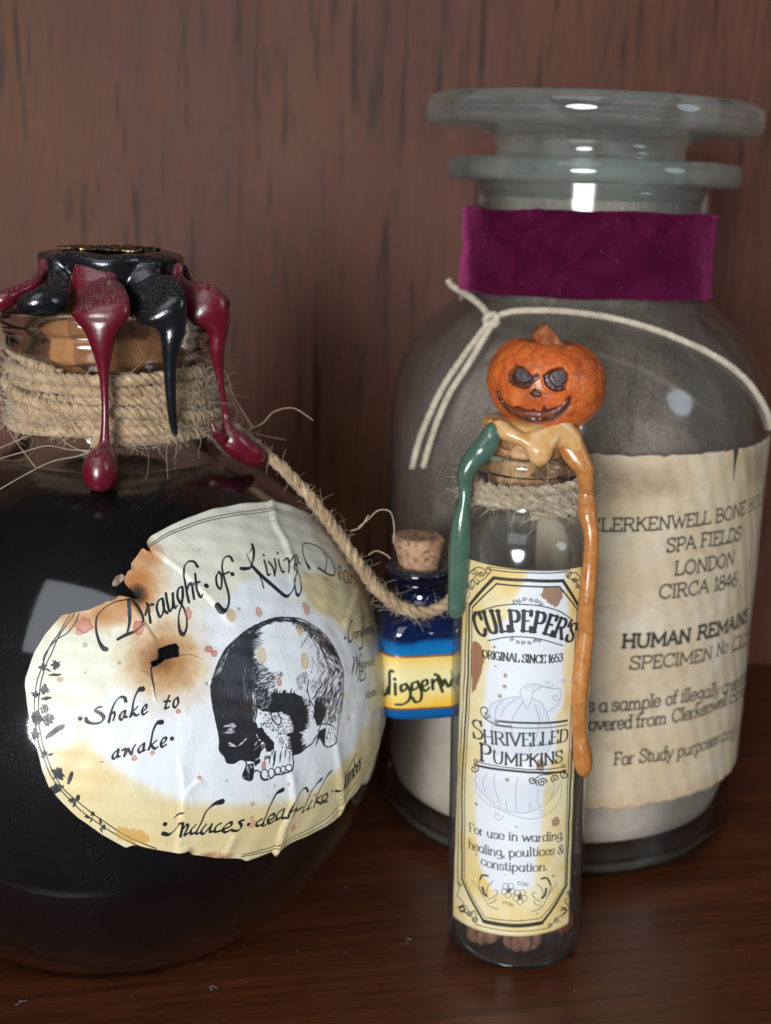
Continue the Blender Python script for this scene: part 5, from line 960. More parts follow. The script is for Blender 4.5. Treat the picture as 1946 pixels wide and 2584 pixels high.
X = pc[0] + R_ * np.sin(U); Y = pc[1] - R_ * np.cos(U); Zz = pc[2] + Zp + (X - pc[0]) * -0.05
P = np.stack([X.ravel(), Y.ravel(), Zz.ravel()], 1)
d = P - EYE; kk = d @ _f; PXX = 973 + FPX * (d @ _r) / kk; PYY = 1292 - FPX * (d @ _u) / kk
kx, ky = (PXX - 1210) * 4.9, (PYY - 820) * 4.9; front = (np.cos(U.ravel()) > 0.05)
def softpoly(poly, soft):
    """1 inside, falling to 0 within soft zoom pixels outside"""
    Pp = np.array(poly, float); ins = inpoly(kx, ky, Pp); best = np.full(len(kx), 1e9)
    for A0, B0 in zip(Pp, np.roll(Pp, -1, 0)):
        D = B0 - A0; L = D @ D + 1e-9; t = np.clip(((kx - A0[0]) * D[0] + (ky - A0[1]) * D[1]) / L, 0, 1); best = np.minimum(best, np.hypot(kx - A0[0] - t * D[0], ky - A0[1] - t * D[1]))
    return np.where(ins, 1.0, np.clip(1 - best / soft, 0, 1)) * front, np.where(ins, best, 0) * front
def softline(pts, wd):
    Q = catmull(np.array(pts, float), 5); best = np.full(len(kx), 1e9)
    for A0, B0 in zip(Q[:-1], Q[1:]):
        D = B0 - A0; L = D @ D + 1e-9; t = np.clip(((kx - A0[0]) * D[0] + (ky - A0[1]) * D[1]) / L, 0, 1); best = np.minimum(best, np.hypot(kx - A0[0] - t * D[0], ky - A0[1] - t * D[1]))
    return np.exp(-(best / wd) ** 2) * front
eyeL = [(432, 488), (480, 505), (540, 525), (600, 590), (650, 640), (690, 605), (708, 612), (706, 650), (668, 690), (640, 712), (600, 762), (550, 778), (480, 762), (400, 730), (368, 680), (372, 590), (392, 556), (428, 535)]
eyeR = [(808, 628), (850, 590), (910, 555), (980, 535), (1035, 532), (1050, 560), (1085, 590), (1088, 660), (1070, 720), (1060, 780), (1000, 808), (930, 806), (870, 775), (825, 720)]
mouth = [(205, 830), (240, 880), (300, 960), (380, 1012), (395, 1002), (400, 1022), (480, 1005), (560, 1045), (655, 1075), (668, 1045), (690, 1078), (770, 1082), (800, 1010), (830, 1058), (900, 1040), (985, 1010), (1060, 960), (1080, 920), (1140, 880), (1148, 930), (1120, 1000), (1040, 1090), (930, 1160), (800, 1196), (680, 1205), (560, 1180), (430, 1120), (320, 1050), (245, 970)]
nose = [(640, 862), (690, 806), (735, 838), (745, 884), (690, 890)]
grow = lambda Q, k, dy=0: [((x - np.mean([q[0] for q in Q])) * k + np.mean([q[0] for q in Q]), (y - np.mean([q[1] for q in Q])) * k + np.mean([q[1] for q in Q]) + dy) for x, y in Q]
eyeL, eyeR, nose = grow(eyeL, 1.10), grow(eyeR, 1.10), grow(nose, 1.25)
eL, dL = softpoly(eyeL, 10); eR, dR = softpoly(eyeR, 10); mo, dm = softpoly(mouth, 10); no, dn = softpoly(nose, 8)
pupL, _ = softpoly([(470, 520), (540, 528), (600, 600), (640, 645), (600, 690), (520, 706), (455, 680), (430, 610), (445, 550)], 14); pupR, _ = softpoly([(890, 590), (950, 552), (1030, 540), (1062, 590), (1070, 680), (1030, 745), (960, 760), (900, 700), (868, 640)], 14)
depth = 1.15 * np.maximum(eL, eR) - 0.75 * np.maximum(pupL, pupR) * np.maximum(eL, eR) + 0.55 * mo + 1.3 * no
lip = softline([(290, 990), (420, 1075), (560, 1120), (720, 1142), (880, 1120), (1000, 1060), (1090, 960)], 24); depth -= 0.40 * lip * mo
gr = softline([(205, 850), (240, 960), (300, 1050), (400, 1130), (540, 1185), (700, 1210), (850, 1195), (960, 1155), (1050, 1080), (1120, 990)], 27); depth += 0.6 * gr
depth += 0.18 * softline([(330, 560), (350, 720), (440, 785), (560, 812), (640, 770)], 16) * -1 + -0.2 * softline([(780, 640), (800, 740), (880, 815), (980, 835), (1060, 810)], 16)
depth += -0.25 * softline([(560, 1230), (700, 1255), (860, 1245), (960, 1215)], 26) + 0.3 * softline([(560, 1262), (700, 1290), (860, 1280), (980, 1240)], 14)
nrmP = np.stack([(X - pc[0]).ravel() / PR ** 2, (Y - pc[1]).ravel() / PR ** 2, Zp.ravel() / PH ** 2], 1); nrmP /= np.linalg.norm(nrmP, axis=1)[:, None] + 1e-9
lump = vnoise(NV, NU, 26, 77, 4).ravel() - 0.5
P = P - nrmP * depth[:, None] + nrmP * (lump * 0.5)[:, None]
wash = np.clip(np.maximum.reduce([1.0 * eL, 1.0 * eR, 1.0 * no, 0.9 * mo, 1.0 * gr]), 0, 1); wash = np.clip(np.maximum(wash, 0.55 * np.exp(-(((kx - 690) / 120) ** 2 + ((ky - 850) / 110) ** 2)) * front), 0, 1)
wash = np.maximum(wash, np.clip(seam.ravel() ** 2 * 0.5 * (0.3 + np.abs(np.sin(W.ravel()))), 0, 1)); wash = np.maximum(wash, 0.6 * np.clip((np.sin(W.ravel()) - 0.86) / 0.14, 0, 1)); wash = np.maximum(wash, 0.55 * softline([(560, 1275), (700, 1300), (860, 1290), (980, 1240)], 40))
pup = np.maximum(pupL * eL, pupR * eR); C = np.stack([wash, pup, lip * mo], 1)
F = [(i * NU + j, i * NU + (j + 1) % NU, (i + 1) * NU + (j + 1) % NU, (i + 1) * NU + j) for i in range(NV - 1) for j in range(NU)]
M = Mat('painted_pumpkin', 0.42); at = M.n('ShaderNodeAttribute', attribute_name='paint'); sp = M.n('ShaderNodeSeparateColor'); M.l(at.outputs['Color'], sp.inputs[0])
v = M.coord(); nz = M.noise(v, 260, 6, 0.7); base = M.ramp(nz, [(0.28, (0.32, 0.062, 0.014)), (0.5, (0.62, 0.125, 0.024)), (0.72, (0.74, 0.22, 0.05))])
sm_ = M.ramp(M.noise(v, 340, 6, 0.78, 0.8), [(0.52, (0, 0, 0)), (0.72, (1, 1, 1))]); base = M.mix(M.math('MULTIPLY', sm_, 0.62), base, (0.10, 0.022, 0.010))
wsh = M.math('MULTIPLY', sp.outputs[0], M.ramp(nz, [(0.3, (1, 1, 1)), (0.8, (0.9,) * 3)])); c = M.mix(wsh, base, (0.032, 0.009, 0.009)); c = M.mix(M.math('MULTIPLY', sp.outputs[2], 0.7), c, (0.28, 0.07, 0.035))
c = M.mix(M.math('MULTIPLY', sp.outputs[1], 0.6), c, M.ramp(M.noise(v, 1600, 3, 0.8), [(0.4, (0.05, 0.045, 0.05)), (0.75, (0.24, 0.23, 0.25))]))
M.set('Base Color', c); M.set('Normal', M.bump(nz, 0.35, 0.0006)); M.b.inputs['Coat Weight'].default_value = 0.15
ph_ = mesh('pumpkin_head', P, F, M.m, vial, col=C, label='orange carved pumpkin with slanted eyes and a grin')
stp = catmull([on_y(*PQ(x, y), yy) for x, y, yy in [(900, 300, 250), (860, 220, 249.5), (815, 140, 249), (765, 75, 248.5), (735, 40, 248.3)]], 6)
n = len(stp); R0 = np.interp(np.linspace(0, 1, n), [0, .2, .5, .9, 1], [2.5, 2.0, 1.75, 1.6, 1.2]); V, F = tube_vf(stp, R0, 20); V = np.array(V).reshape(n, 20, 3)
ctr = V.mean(1, keepdims=True); V = ctr + (V - ctr) * (1 + 0.16 * np.cos(np.arange(20) * 2 * math.pi * 5 / 20))[None, :, None]
M = Mat('painted_stem', 0.5); M.set('Base Color', M.ramp(M.noise(M.coord((1, 1, 0.5)), 500, 5, 0.7), [(0.35, (0.10, 0.028, 0.012)), (0.6, (0.42, 0.13, 0.045)), (0.78, (0.60, 0.26, 0.10))])); M.set('Normal', M.bump(M.noise(M.coord(), 700, 4), 0.6, 0.0006))
mesh('stem', V.reshape(-1, 3), F, M.m, ph_)
# printed label
def vconv(px, py):
    P = VIAL.hit(px, py); return np.array([VIAL.ang(P) * VR, P[2]])
c1 = lambda x, y: vconv(*V1(x, y)); V2z = Z(1100, 1900, 3.332); c2 = lambda x, y: vconv(*V2z(x, y))
TL, TR, BRc, BLc = c1(278, 30), c1(1222, 98), c2(1113, 1428), c2(147, 1362)
TL[0] = min(TL[0], c1(240, 300)[0])
lo = np.min([TL, TR, BLc, BRc], 0) - 0.5; hi = np.max([TL, TR, BLc, BRc], 0) + 0.5
va = Art(lo[0], hi[0], lo[1], hi[1], 24, (230, 214, 170))
n1 = vnoise(va.h, va.w, 150, 41, 5); n2 = vnoise(va.h, va.w, 24, 42, 3)
va.wash(np.clip((n1 - 0.48) * 4, 0, 1) * 0.8, (222, 192, 118)); va.wash(np.clip((0.42 - n1) * 4, 0, 1) * 0.6, (236, 226, 194))
m = va.layer(); va.fill([c1(*p) for p in [(790, 100), (1075, 130), (1090, 300), (1110, 450), (1120, 650), (1075, 760), (1065, 900), (1060, 1080), (1080, 1250), (1010, 1360), (1010, 1500), (1000, 1700)]] + [c2(*p) for p in [(950, 100), (915, 250), (895, 480), (880, 700), (850, 850), (830, 1000), (820, 1120), (700, 1160), (500, 1180), (400, 1020), (370, 900), (350, 700), (340, 480), (325, 200)]] + [c1(*p) for p in [(400, 1640), (400, 1300), (430, 1000), (460, 850), (470, 740), (430, 700), (600, 520), (640, 400), (700, 300)]], m, soft=0.35, rough=0.35)
va.wash(m, (226, 229, 238), 0.92)
for pts, col in [([c1(*p) for p in [(905, 270), (1040, 275), (1070, 310), (1060, 360), (1010, 440), (960, 420), (900, 360), (880, 345)]], (142, 106, 78)), ([c1(*p) for p in [(315, 720), (370, 740), (420, 850), (395, 960), (340, 1130), (308, 1160), (305, 900)]], (140, 92, 62)), ([c2(*p) for p in [(850, 60), (885, 40), (920, 90), (900, 150), (840, 140)]], (150, 118, 90))]:
    m = va.layer(); va.fill(pts, m, soft=0.06, rough=0.25); va.wash(m, col, 0.85)
for f, x, y, r in [(c1, 585, 1012, .38), (c1, 540, 1185, .4), (c1, 495, 772, .3), (c1, 505, 935, .2), (c2, 600, 222, .38), (c2, 1005, 575, .95), (c2, 345, 430, .35), (c2, 678, 617, .2), (c2, 345, 850, .25), (c2, 588, 1025, .15), (c2, 985, 1030, .3), (c2, 848, 1348, .22), (c1, 580, 1105, .4)]: va.blot(f(x, y), r, r, (128, 88, 66), 0.8, rough=0.25)
W1 = lambda pts, wd, nib=None, curve=True: va.stroke([c1(*p) for p in pts], wd, nib, curve)
W2 = lambda pts, wd, nib=None, curve=True: va.stroke([c2(*p) for p in pts], wd, nib, curve)
# frames
mix = lambda L1, L2: [c1(*p) for p in L1] + [c2(*p) for p in L2]
L1t = [(290, 420), (490, 192), (780, 212), (1065, 216), (1200, 440)]
va.stroke([c1(*p) for p in L1t], 0.62, curve=False); va.stroke([c1(*p) for p in [(314, 440), (514, 242), (780, 262), (1035, 266), (1190, 468)]], 0.30, curve=False)
va.stroke(mix([(288, 415), (278, 1000)], [(225, 250), (225, 1060)]), 0.5, curve=False); va.stroke(mix([(312, 438), (300, 1000)], [(248, 250), (245, 1050)]), 0.22, curve=False); va.stroke(mix([(262, 400), (245, 1000)], [(205, 250), (193, 1100)]), 0.2, curve=False); va.stroke(mix([(275, 360), (262, 700), (252, 1000)], [(190, 260), (186, 1090)]), 0.14, curve=False)
va.stroke(mix([(1198, 435), (1170, 1000)], [(1128, 200), (1092, 1110)]), 0.5, curve=False); va.stroke(mix([(1182, 460), (1150, 1000)], [(1105, 200), (1078, 1100)]), 0.2, curve=False); va.stroke([c2(*p) for p in [(1168, 150), (1150, 500), (1125, 1150)]], 0.2, curve=False)
va.stroke([c2(*p) for p in [(226, 1058), (405, 1412)]], 0.6, curve=False); va.stroke([c2(*p) for p in [(405, 1412), (560, 1440), (700, 1448), (890, 1425)]], 0.85); va.stroke([c2(*p) for p in [(890, 1425), (1092, 1112)]], 0.6, curve=False); va.stroke([c2(*p) for p in [(248, 1065), (415, 1378), (560, 1400), (700, 1408), (880, 1385), (1080, 1110)]], 0.16, curve=False)
W2([(345, 1440), (480, 1475), (640, 1495), (800, 1490), (940, 1470)], 0.16); W1([(440, 118), (600, 140), (800, 150), (960, 152), (1090, 140)], 0.2); W1([(460, 100), (700, 125), (1090, 125)], 0.12)
def spiral(f, cx, cy, r, turns=1.5, a0=0, sg=1, wd=0.16, sq=1.0):
    t = np.linspace(0, 1, int(12 * turns) + 4); va.stroke([f(cx + r * (1 - .85 * q) * math.cos(a0 + sg * 2 * math.pi * turns * q), cy + r * sq * (1 - .85 * q) * math.sin(a0 + sg * 2 * math.pi * turns * q)) for q in t], wd)
for pts in ([(465, 140), (440, 160), (425, 130), (445, 100), (465, 130), (430, 180), (390, 215), (350, 240)], [(285, 160), (320, 120), (370, 105), (420, 130), (410, 170), (370, 180)], [(300, 240), (330, 190), (380, 150)], [(270, 270), (310, 210), (330, 240), (310, 290), (280, 270), (290, 340), (275, 360)], [(345, 200), (370, 225), (350, 250), (335, 215)]): W1(pts, 0.17)
spiral(c1, 330, 140, 28); spiral(c1, 385, 165, 24, sg=-1); spiral(c1, 300, 265, 22)
for pts in ([(1085, 140), (1110, 120), (1130, 150), (1100, 185), (1150, 210), (1190, 250), (1205, 290)], [(1125, 150), (1170, 150), (1205, 190), (1190, 220), (1150, 200)]): W1(pts, 0.18)
spiral(c1, 1110, 160, 26); spiral(c1, 1160, 215, 24, sg=-1); spiral(c1, 1188, 260, 20)
for pts in ([(188, 1100), (200, 1140), (185, 1200), (230, 1250), (250, 1330), (300, 1370), (340, 1440)], [(200, 1290), (250, 1280), (290, 1340), (330, 1330), (350, 1420)], [(210, 1330), (260, 1340)]): W2(pts, 0.2)
spiral(c2, 205, 1100, 20); spiral(c2, 285, 1345, 26); spiral(c2, 330, 1400, 26, sg=-1); W2([(200, 1300), (225, 1290), (250, 1310), (230, 1330), (205, 1310)], 0.4)
for pts in ([(1120, 1150), (1110, 1210), (1080, 1240), (1110, 1300), (1060, 1360), (1010, 1390), (950, 1470)], [(1050, 1290), (1090, 1330), (1040, 1370)]): W2(pts, 0.2)
spiral(c2, 1110, 1170, 20); spiral(c2, 1010, 1400, 26); spiral(c2, 955, 1450, 22, sg=-1); W2([(1050, 1320), (1075, 1300), (1090, 1330), (1065, 1350)], 0.4)
# name in an arch
W1([(370, 475), (500, 432), (640, 415), (780, 418), (900, 432), (1040, 475), (1150, 552)], 0.2); W1([(440, 720), (600, 690), (760, 690), (900, 712), (1062, 760)], 0.2)
for k, (x, y) in enumerate([(660, 395), (700, 385), (745, 375), (800, 375), (845, 390), (880, 405)]): spiral(c1, x, y, 20, 1.3, 0, 1 if k % 2 else -1, 0.13)
for k, (x, y) in enumerate([(640, 712), (690, 728), (735, 740), (785, 735), (830, 722), (865, 715)]): spiral(c1, x, y, 18, 1.3, 0, 1 if k % 2 else -1, 0.13)
hmm = lambda x, y, h: abs(c1(x, y - h)[1] - c1(x, y)[1]) * 1.0
text(va, "CULPEPER'S", [c1(362, 685), c1(480, 655), c1(600, 640), c1(740, 638), c1(860, 650), c1(960, 674), c1(1050, 702), c1(1140, 738)], [hmm(400, 680, 190), hmm(480, 650, 180), hmm(600, 640, 172), hmm(740, 638, 168), hmm(860, 650, 166), hmm(960, 672, 160), hmm(1050, 700, 156), hmm(1130, 735, 152)], 20, slab=9, nib=(0, 0.4), wob=0.5, serif_w=0.55)
text(va, 'ORIGINAL SINCE 1653', [c1(395, 862), c1(560, 885), c1(700, 898), c1(900, 907), c1(1062, 892)], hmm(700, 897, 66), 19, slab=9, nib=(0, 0.4), serif_w=0.6)
text(va, 'S', [c1(318, 1535), c1(410, 1552)], hmm(360, 1540, 150), 13, nib=(0, 0.35)); text(va, 'HRIVELLED', [c1(405, 1575), c1(600, 1598), c1(800, 1602), c1(1000, 1582), c1(1105, 1562)], hmm(800, 1600, 104), 17, slab=9, nib=(0, 0.35), serif_w=0.6)
text(va, 'P', [c1(372, 1722), c1(470, 1745)], hmm(400, 1730, 140), 16, slab=9, nib=(0, 0.35)); text(va, 'UMPKINS', [c1(478, 1742), c1(700, 1770), c1(900, 1765), c1(1062, 1735)], hmm(800, 1770, 98), 17, slab=9, nib=(0, 0.35), serif_w=0.6)
W1([(540, 1396), (800, 1412), (1098, 1390)], 0.42); W1([(500, 1432), (800, 1455), (1096, 1426)], 0.17); W1([(640, 1440), (520, 1425), (440, 1390), (390, 1340), (385, 1290), (420, 1280), (440, 1310), (420, 1330)], 0.22); spiral(c1, 435, 1350, 26); spiral(c1, 515, 1395, 18)
W2([(330, 96), (600, 142), (820, 162), (1085, 152)], 0.46); W2([(350, 70), (600, 118), (860, 138), (1075, 112)], 0.18); spiral(c2, 328, 130, 40, 1.3, -1.5, 1, 0.26); spiral(c2, 340, 62, 22, 1.2); spiral(c2, 1078, 180, 40, 1.3, -1.5, -1, 0.26); spiral(c2, 1068, 100, 22, 1.2)
spiral(c2, 810, 225, 36, 1.3, 0, 1, 0.24); spiral(c2, 890, 245, 40, 1.5, 0, -1, 0.26); spiral(c2, 1000, 210, 36, 1.4, 2, 1, 0.24); W2([(850, 270), (830, 220), (880, 185), (940, 178), (985, 170)], 0.2)
for s_, P3, hh_ in (('For use in warding,', [(284, 655), (430, 702), (640, 732), (850, 742), (1070, 712)], 84), ('healing, poultices &', [(280, 793), (450, 852), (620, 870), (830, 862), (1068, 838)], 84), ('constipation.', [(382, 932), (520, 975), (700, 992), (935, 980)], 84)):
    text(va, s_, [c2(*p) for p in P3], hmm(700, 1800, hh_ * 0.9), 14, slab=9, nib=(0, 0.3), serif_w=0.5, wob=0.8)
# posy
for cx, cy in ((610, 1150), (708, 1205)):
    for k in range(5):
        a = k * 2 * math.pi / 5 + 0.3; px_, py_ = cx + 36 * math.cos(a), cy + 42 * math.sin(a); W2([(px_ + 24 * math.cos(t), py_ + 24 * math.sin(t)) for t in np.linspace(0, 2 * math.pi, 9)], 0.1)
    for _ in range(12): a = RNG.uniform(0, 6.28); W2([(cx, cy), (cx + 22 * math.cos(a), cy + 24 * math.sin(a))], 0.16, None, False)
for x, y in [(700, 1090), (735, 1100), (765, 1105), (580, 1255), (615, 1262), (640, 1278)]: W2([(x + 12 * math.cos(t), y + 12 * math.sin(t)) for t in np.linspace(0, 2 * math.pi, 7)], 0.1)
for pts in ([(308, 1070), (360, 1130), (400, 1200), (450, 1280), (525, 1310)], [(400, 1200), (370, 1120), (375, 1050), (420, 1020), (450, 1040)], [(430, 1200), (440, 1120), (485, 1075)], [(440, 1230), (500, 1200), (520, 1160), (490, 1150)], [(450, 1260), (490, 1250), (510, 1220)]): W2(pts, [0.12] * len(pts)); W2([(1325 - x * 0.99, y + 20) for x, y in pts], [0.12] * len(pts))
W2([(395, 1130), (410, 1180), (430, 1200)], 0.5); W2([(925, 1140), (915, 1190), (890, 1215)], 0.5); W2([(375, 1060), (395, 1025), (440, 1030)], 0.35); W2([(885, 1055), (930, 1050), (965, 1110)], 0.35)
va.wash(va.ink, (38, 36, 36), 0.93); va.ink[:] = 0
# faint pencilled pumpkins behind the words
S1 = [[(715, 1180), (712, 1140), (760, 1095), (830, 1085), (900, 1100), (860, 1120), (820, 1150), (805, 1200)], [(465, 1250), (560, 1215), (680, 1190), (715, 1195)], [(465, 1250), (455, 1330), (480, 1420), (470, 1560), (520, 1680)], [(805, 1205), (880, 1240), (920, 1310), (960, 1430), (980, 1540), (940, 1650)], [(720, 1190), (760, 1290), (800, 1230), (805, 1205)], [(700, 1200), (600, 1260), (540, 1360)], [(730, 1230), (640, 1400), (660, 1560)], [(830, 1260), (870, 1400), (830, 1560), (780, 1650)], [(900, 1110), (960, 1120), (1040, 1130), (1045, 1200), (1020, 1260), (930, 1320)], [(560, 1230), (510, 1290), (500, 1400)]]
S2 = [[(345, 170), (335, 240), (390, 330), (500, 430), (600, 480), (700, 500), (800, 490), (900, 440), (1000, 340), (1055, 230)], [(345, 250), (345, 320), (420, 410), (560, 480), (700, 535), (820, 550), (940, 510), (1040, 380), (1055, 260)], [(430, 170), (400, 250), (430, 340)], [(500, 180), (490, 260), (540, 420)], [(690, 190), (670, 320), (680, 490)], [(860, 300), (850, 400), (870, 450)], [(985, 230), (990, 300), (960, 390)], [(790, 420), (790, 480)], [(590, 400), (600, 470)]]
for q in S1: W1(q, 0.15)
for q in S2: W2(q, 0.15)
spiral(c1, 945, 1080, 40, 1.0, 0, 1, 0.15); spiral(c1, 1005, 1195, 38, 1.1, 0, 1, 0.15); spiral(c2, 522, 525, 44, 1.1, 0, 1, 0.15); spiral(c2, 890, 490, 30, 1.2, 0, 1, 0.13); spiral(c1, 1068, 1050, 18, 1.1)
for _ in range(30): x, y = RNG.uniform(730, 870), RNG.uniform(1100, 1160); W1([(x, y), (x + 12, y - 14)], 0.06, None, False)
va.wash(va.ink, (120, 126, 150), 0.6); m = va.layer(); va.fill([c1(*p) for p in S1[1] + S1[3] + [(700, 1690), (520, 1680), (470, 1500)]], m, soft=0.3); va.wash(m, (150, 158, 186), 0.16); m = va.layer(); va.fill([c2(*p) for p in S2[0]], m, soft=0.3); va.wash(m, (150, 158, 186), 0.14)
va.ink[:] = 0; img = va.image('vial_label_print')
NS, NT = 70, 150; V, UV = [], []
for i in range(NT + 1):
    for j in range(NS + 1):
        a, b = j / NS, i / NT; q = (BLc * (1 - a) + BRc * a) * (1 - b) + (TL * (1 - a) + TR * a) * b
        h = 0.12 + 0.14 * math.exp(-((q[1] - 44 - 0.35 * q[0]) / 0.5) ** 2) * (q[0] > 0) + 0.1 * math.exp(-((q[1] - 42.5 + 0.1 * q[0]) / 0.4) ** 2) + 0.03 * math.sin(q[1] * 0.8 + q[0] * 0.5)
        V.append(VIAL.pt(q[0] / VR, q[1], VR + h)); UV.append(q)
F = [(i * (NS + 1) + j, i * (NS + 1) + j + 1, (i + 1) * (NS + 1) + j + 1, (i + 1) * (NS + 1) + j) for i in range(NT) for j in range(NS)]
o = mesh('paper_label', V, F, paper_mat('vial_label_paper', img, 0.55, 0.0, 0.2, 1300, 0.08), vial, uv=va.uv(UV)); so = o.modifiers.new('thickness', 'SOLIDIFY'); so.thickness = 0.00010; so.offset = 0
# little dried pumpkins inside the vial
lab = ['tan dried pumpkin at the left in the bottom of the vial', 'brown dried pumpkin in the middle of the vial bottom', 'orange dried pumpkin at the right in the bottom of the vial', 'dark dried pumpkin at the back of the vial bottom']
for k, (dx, dy, z, r, col) in enumerate([(-6.0, -5.2, 5.6, 4.4, ((.13, .05, .025), (.30, .15, .09))), (1.2, -8.0, 5.2, 4.2, ((.12, .045, .025), (.28, .13, .08))), (7.6, -3.2, 6.8, 4.3, ((.26, .05, .02), (.52, .14, .05))), (0.6, 4.4, 6.6, 4.6, ((.16, .08, .05), (.36, .20, .14)))]):
    e = empty('dried_pumpkin', (VX + dx, VY + dy, z - r * .8), lab[k], 'dried pumpkin', 'dried pumpkins inside the vial')
    U, W = np.meshgrid(np.linspace(0, 2 * math.pi, 60, endpoint=False), np.linspace(-math.pi / 2, math.pi / 2, 26)); rr_ = r * np.cos(W) ** .85 * (1 - .22 * np.abs(np.cos(U * 4 + k)) ** 3) ; zq = r * .78 * np.sin(W) * (1 - .3 * np.exp(-(rr_ / 1.6) ** 2))
    P = np.stack([VX + dx + rr_ * np.sin(U), VY + dy - rr_ * np.cos(U), z + zq + 0.25 * rr_ * np.sin(U + k)], -1).reshape(-1, 3)
    M = Mat('dried_rind', 0.7); M.set('Base Color', M.ramp(M.noise(M.coord(), 420, 4, .7), [(.35, col[0]), (.65, col[1])])); M.set('Normal', M.bump(M.noise(M.coord(), 600, 3), .5, .0005))
    mesh('rind', P, [(i * 60 + j, i * 60 + (j + 1) % 60, (i + 1) * 60 + (j + 1) % 60, (i + 1) * 60 + j) for i in range(25) for j in range(60)], M.m, e)
    q = np.array([VX + dx, VY + dy, z + r * .5]); V, F = tube_vf([q, q + [.3, -.2, .9], q + [.8, -.3, 1.6]], [.6, .45, .4], 8); mesh('stem', V, F, M.m, e)

# ------------------------------------------------------------------ little blue bottle on the cord
QX, QY = on_y(1062, 1600, 268)[0], 268.0; YAW = math.radians(14); CX_, SX_ = math.cos(YAW), math.sin(YAW)
blue = empty('small_blue_bottle', (QX, QY, 44.5), 'small square blue corked bottle with yellow label, hanging on jute cord', 'bottle')
def sq(t, a, e):
    c_, s_ = math.cos(t), math.sin(t); return a * math.copysign(abs(c_) ** (2 / e), c_), a * math.copysign(abs(s_) ** (2 / e), s_)
def sqring(z, a, e, n=96, dx=0.0):
    out = []
    for t in np.linspace(0, 2 * math.pi, n, endpoint=False):
        x, y = sq(t, a, e); out.append((QX + dx + x * CX_ - y * SX_, QY + x * SX_ + y * CX_, z))
    return out
def loft(rings):
    n = len(rings[0]); V = [p for r in rings for p in r]; F = [(i * n + j, i * n + (j + 1) % n, (i + 1) * n + (j + 1) % n, (i + 1) * n + j) for i in range(len(rings) - 1) for j in range(n)]
    F.append(list(range(n))[::-1]); F.append([(len(rings) - 1) * n + j for j in range(n)]); return V, F
AB = 9.7; L = catmull([(44.6, 7.0, 3.6), (45.3, 8.8, 4.2), (46.8, AB, 4.8), (52, AB, 5), (62.5, AB, 5), (64.8, AB - .4, 4.4), (66.3, 8.3, 3.4), (67.6, 6.8, 2.6), (69.0, 5.5, 2.1), (70.5, 5.0, 2.0), (72.6, 5.0, 2.0)], 5)
V, F = loft([sqring(z, a, e) for z, a, e in L])
M = Mat('blue_glass', 0.04, (0.008, 0.03, 0.13)); sp = M.n('ShaderNodeSeparateXYZ'); tc = M.n('ShaderNodeTexCoord'); M.l(tc.outputs['Object'], sp.inputs[0])
v = M.coord(); lev = M.math('ADD', sp.outputs[2], M.math('MULTIPLY', M.math('SUBTRACT', M.noise(v, 110, 2), 0.5), 0.0035))
M.set('Base Color', M.ramp(M.math('MULTIPLY', lev, 38.0), [(0.0, (0.004, 0.10, 0.30)), (0.60, (0.006, 0.17, 0.44)), (0.665, (0.006, 0.13, 0.38)), (0.71, (0.004, 0.012, 0.055)), (1.0, (0.003, 0.006, 0.03))]))
M.b.inputs['Coat Weight'].default_value = 0.8; M.b.inputs['Coat Roughness'].default_value = 0.03
mesh('glass_body', V, F, M.m, blue)
M = Mat('navy_rim', 0.08, (0.003, 0.004, 0.014)); c_, f_d = dusty(M, (0.003, 0.004, 0.014), 0.35); M.set('Base Color', c_); M.set('Roughness', M.math('ADD', M.math('MULTIPLY', f_d, .6), .08))
V, F = revolve_vf([(3.9, 71.0), (5.6, 71.1), (6.3, 71.8), (6.3, 72.7), (6.1, 73.2), (6.9, 73.7), (7.3, 74.6), (7.0, 75.5), (6.0, 75.9), (4.4, 75.7), (3.8, 74.6)], QX - 0.9, QY, seg=72); mesh('glass_rim', V, F, M.m, blue)
V, F = revolve_vf([tuple(q) for q in smooth_profile([(0, 73), (3.7, 73.2), (4.1, 76), (4.7, 78.6), (5.3, 81.0), (5.1, 81.8), (4.0, 82.0), (0, 81.9)], 4)], QX - 0.8, QY, -0.0, 64, False, wob=lambda t, z: 0.02 * np.sin(11 * t + 3 * z) + 0.015 * np.sin(19 * t - 4 * z))
V = np.array(V); V[:, 0] += (V[:, 2] - 73) * -0.06
mesh('cork', V, F, cork_mat('small_cork', (0.42, 0.22, 0.12), (0.62, 0.38, 0.24), 1100), blue)
# yellow label wrapped round it
ts = np.linspace(-math.pi * 1.02, math.pi * 0.02, 260); pts = np.array([sq(t, AB + 0.12, 5) for t in ts]); ss = np.r_[0, np.cumsum(np.hypot(*np.diff(pts, axis=0).T))]
Wp = np.array([(QX + x * CX_ - y * SX_, QY + x * SX_ + y * CX_) for x, y in pts])
def bconv(px, py):
    d = ray(px, py); best = None
    for i in range(len(Wp) - 1):
        a, b = Wp[i], Wp[i + 1]; e = b - a; den = d[0] * e[1] - d[1] * e[0]
        if abs(den) < 1e-9: continue
        t = (a[0] * e[1] - a[1] * e[0]) / den; u_ = (a[0] * d[1] - a[1] * d[0]) / den
        if t > 0 and -0.01 <= u_ <= 1.01 and (best is None or t < best[0]): best = (t, ss[i] + (ss[i + 1] - ss[i]) * u_)
    if best is None: return bconv(px + 2, py)
    return np.array([best[1], (EYE + d * best[0])[2]])
X_ = Z(880, 1250, 3.16); bz = lambda x, y: bconv(*X_(x, y)); ztop = bz(560, 1275)[1]; zbot = bz(560, 1706)[1]
ba = Art(0, ss[-1], zbot, ztop, 24, (240, 206, 110)); n1 = vnoise(ba.h, ba.w, 90, 61, 4); n2 = vnoise(ba.h, ba.w, 14, 62, 2)
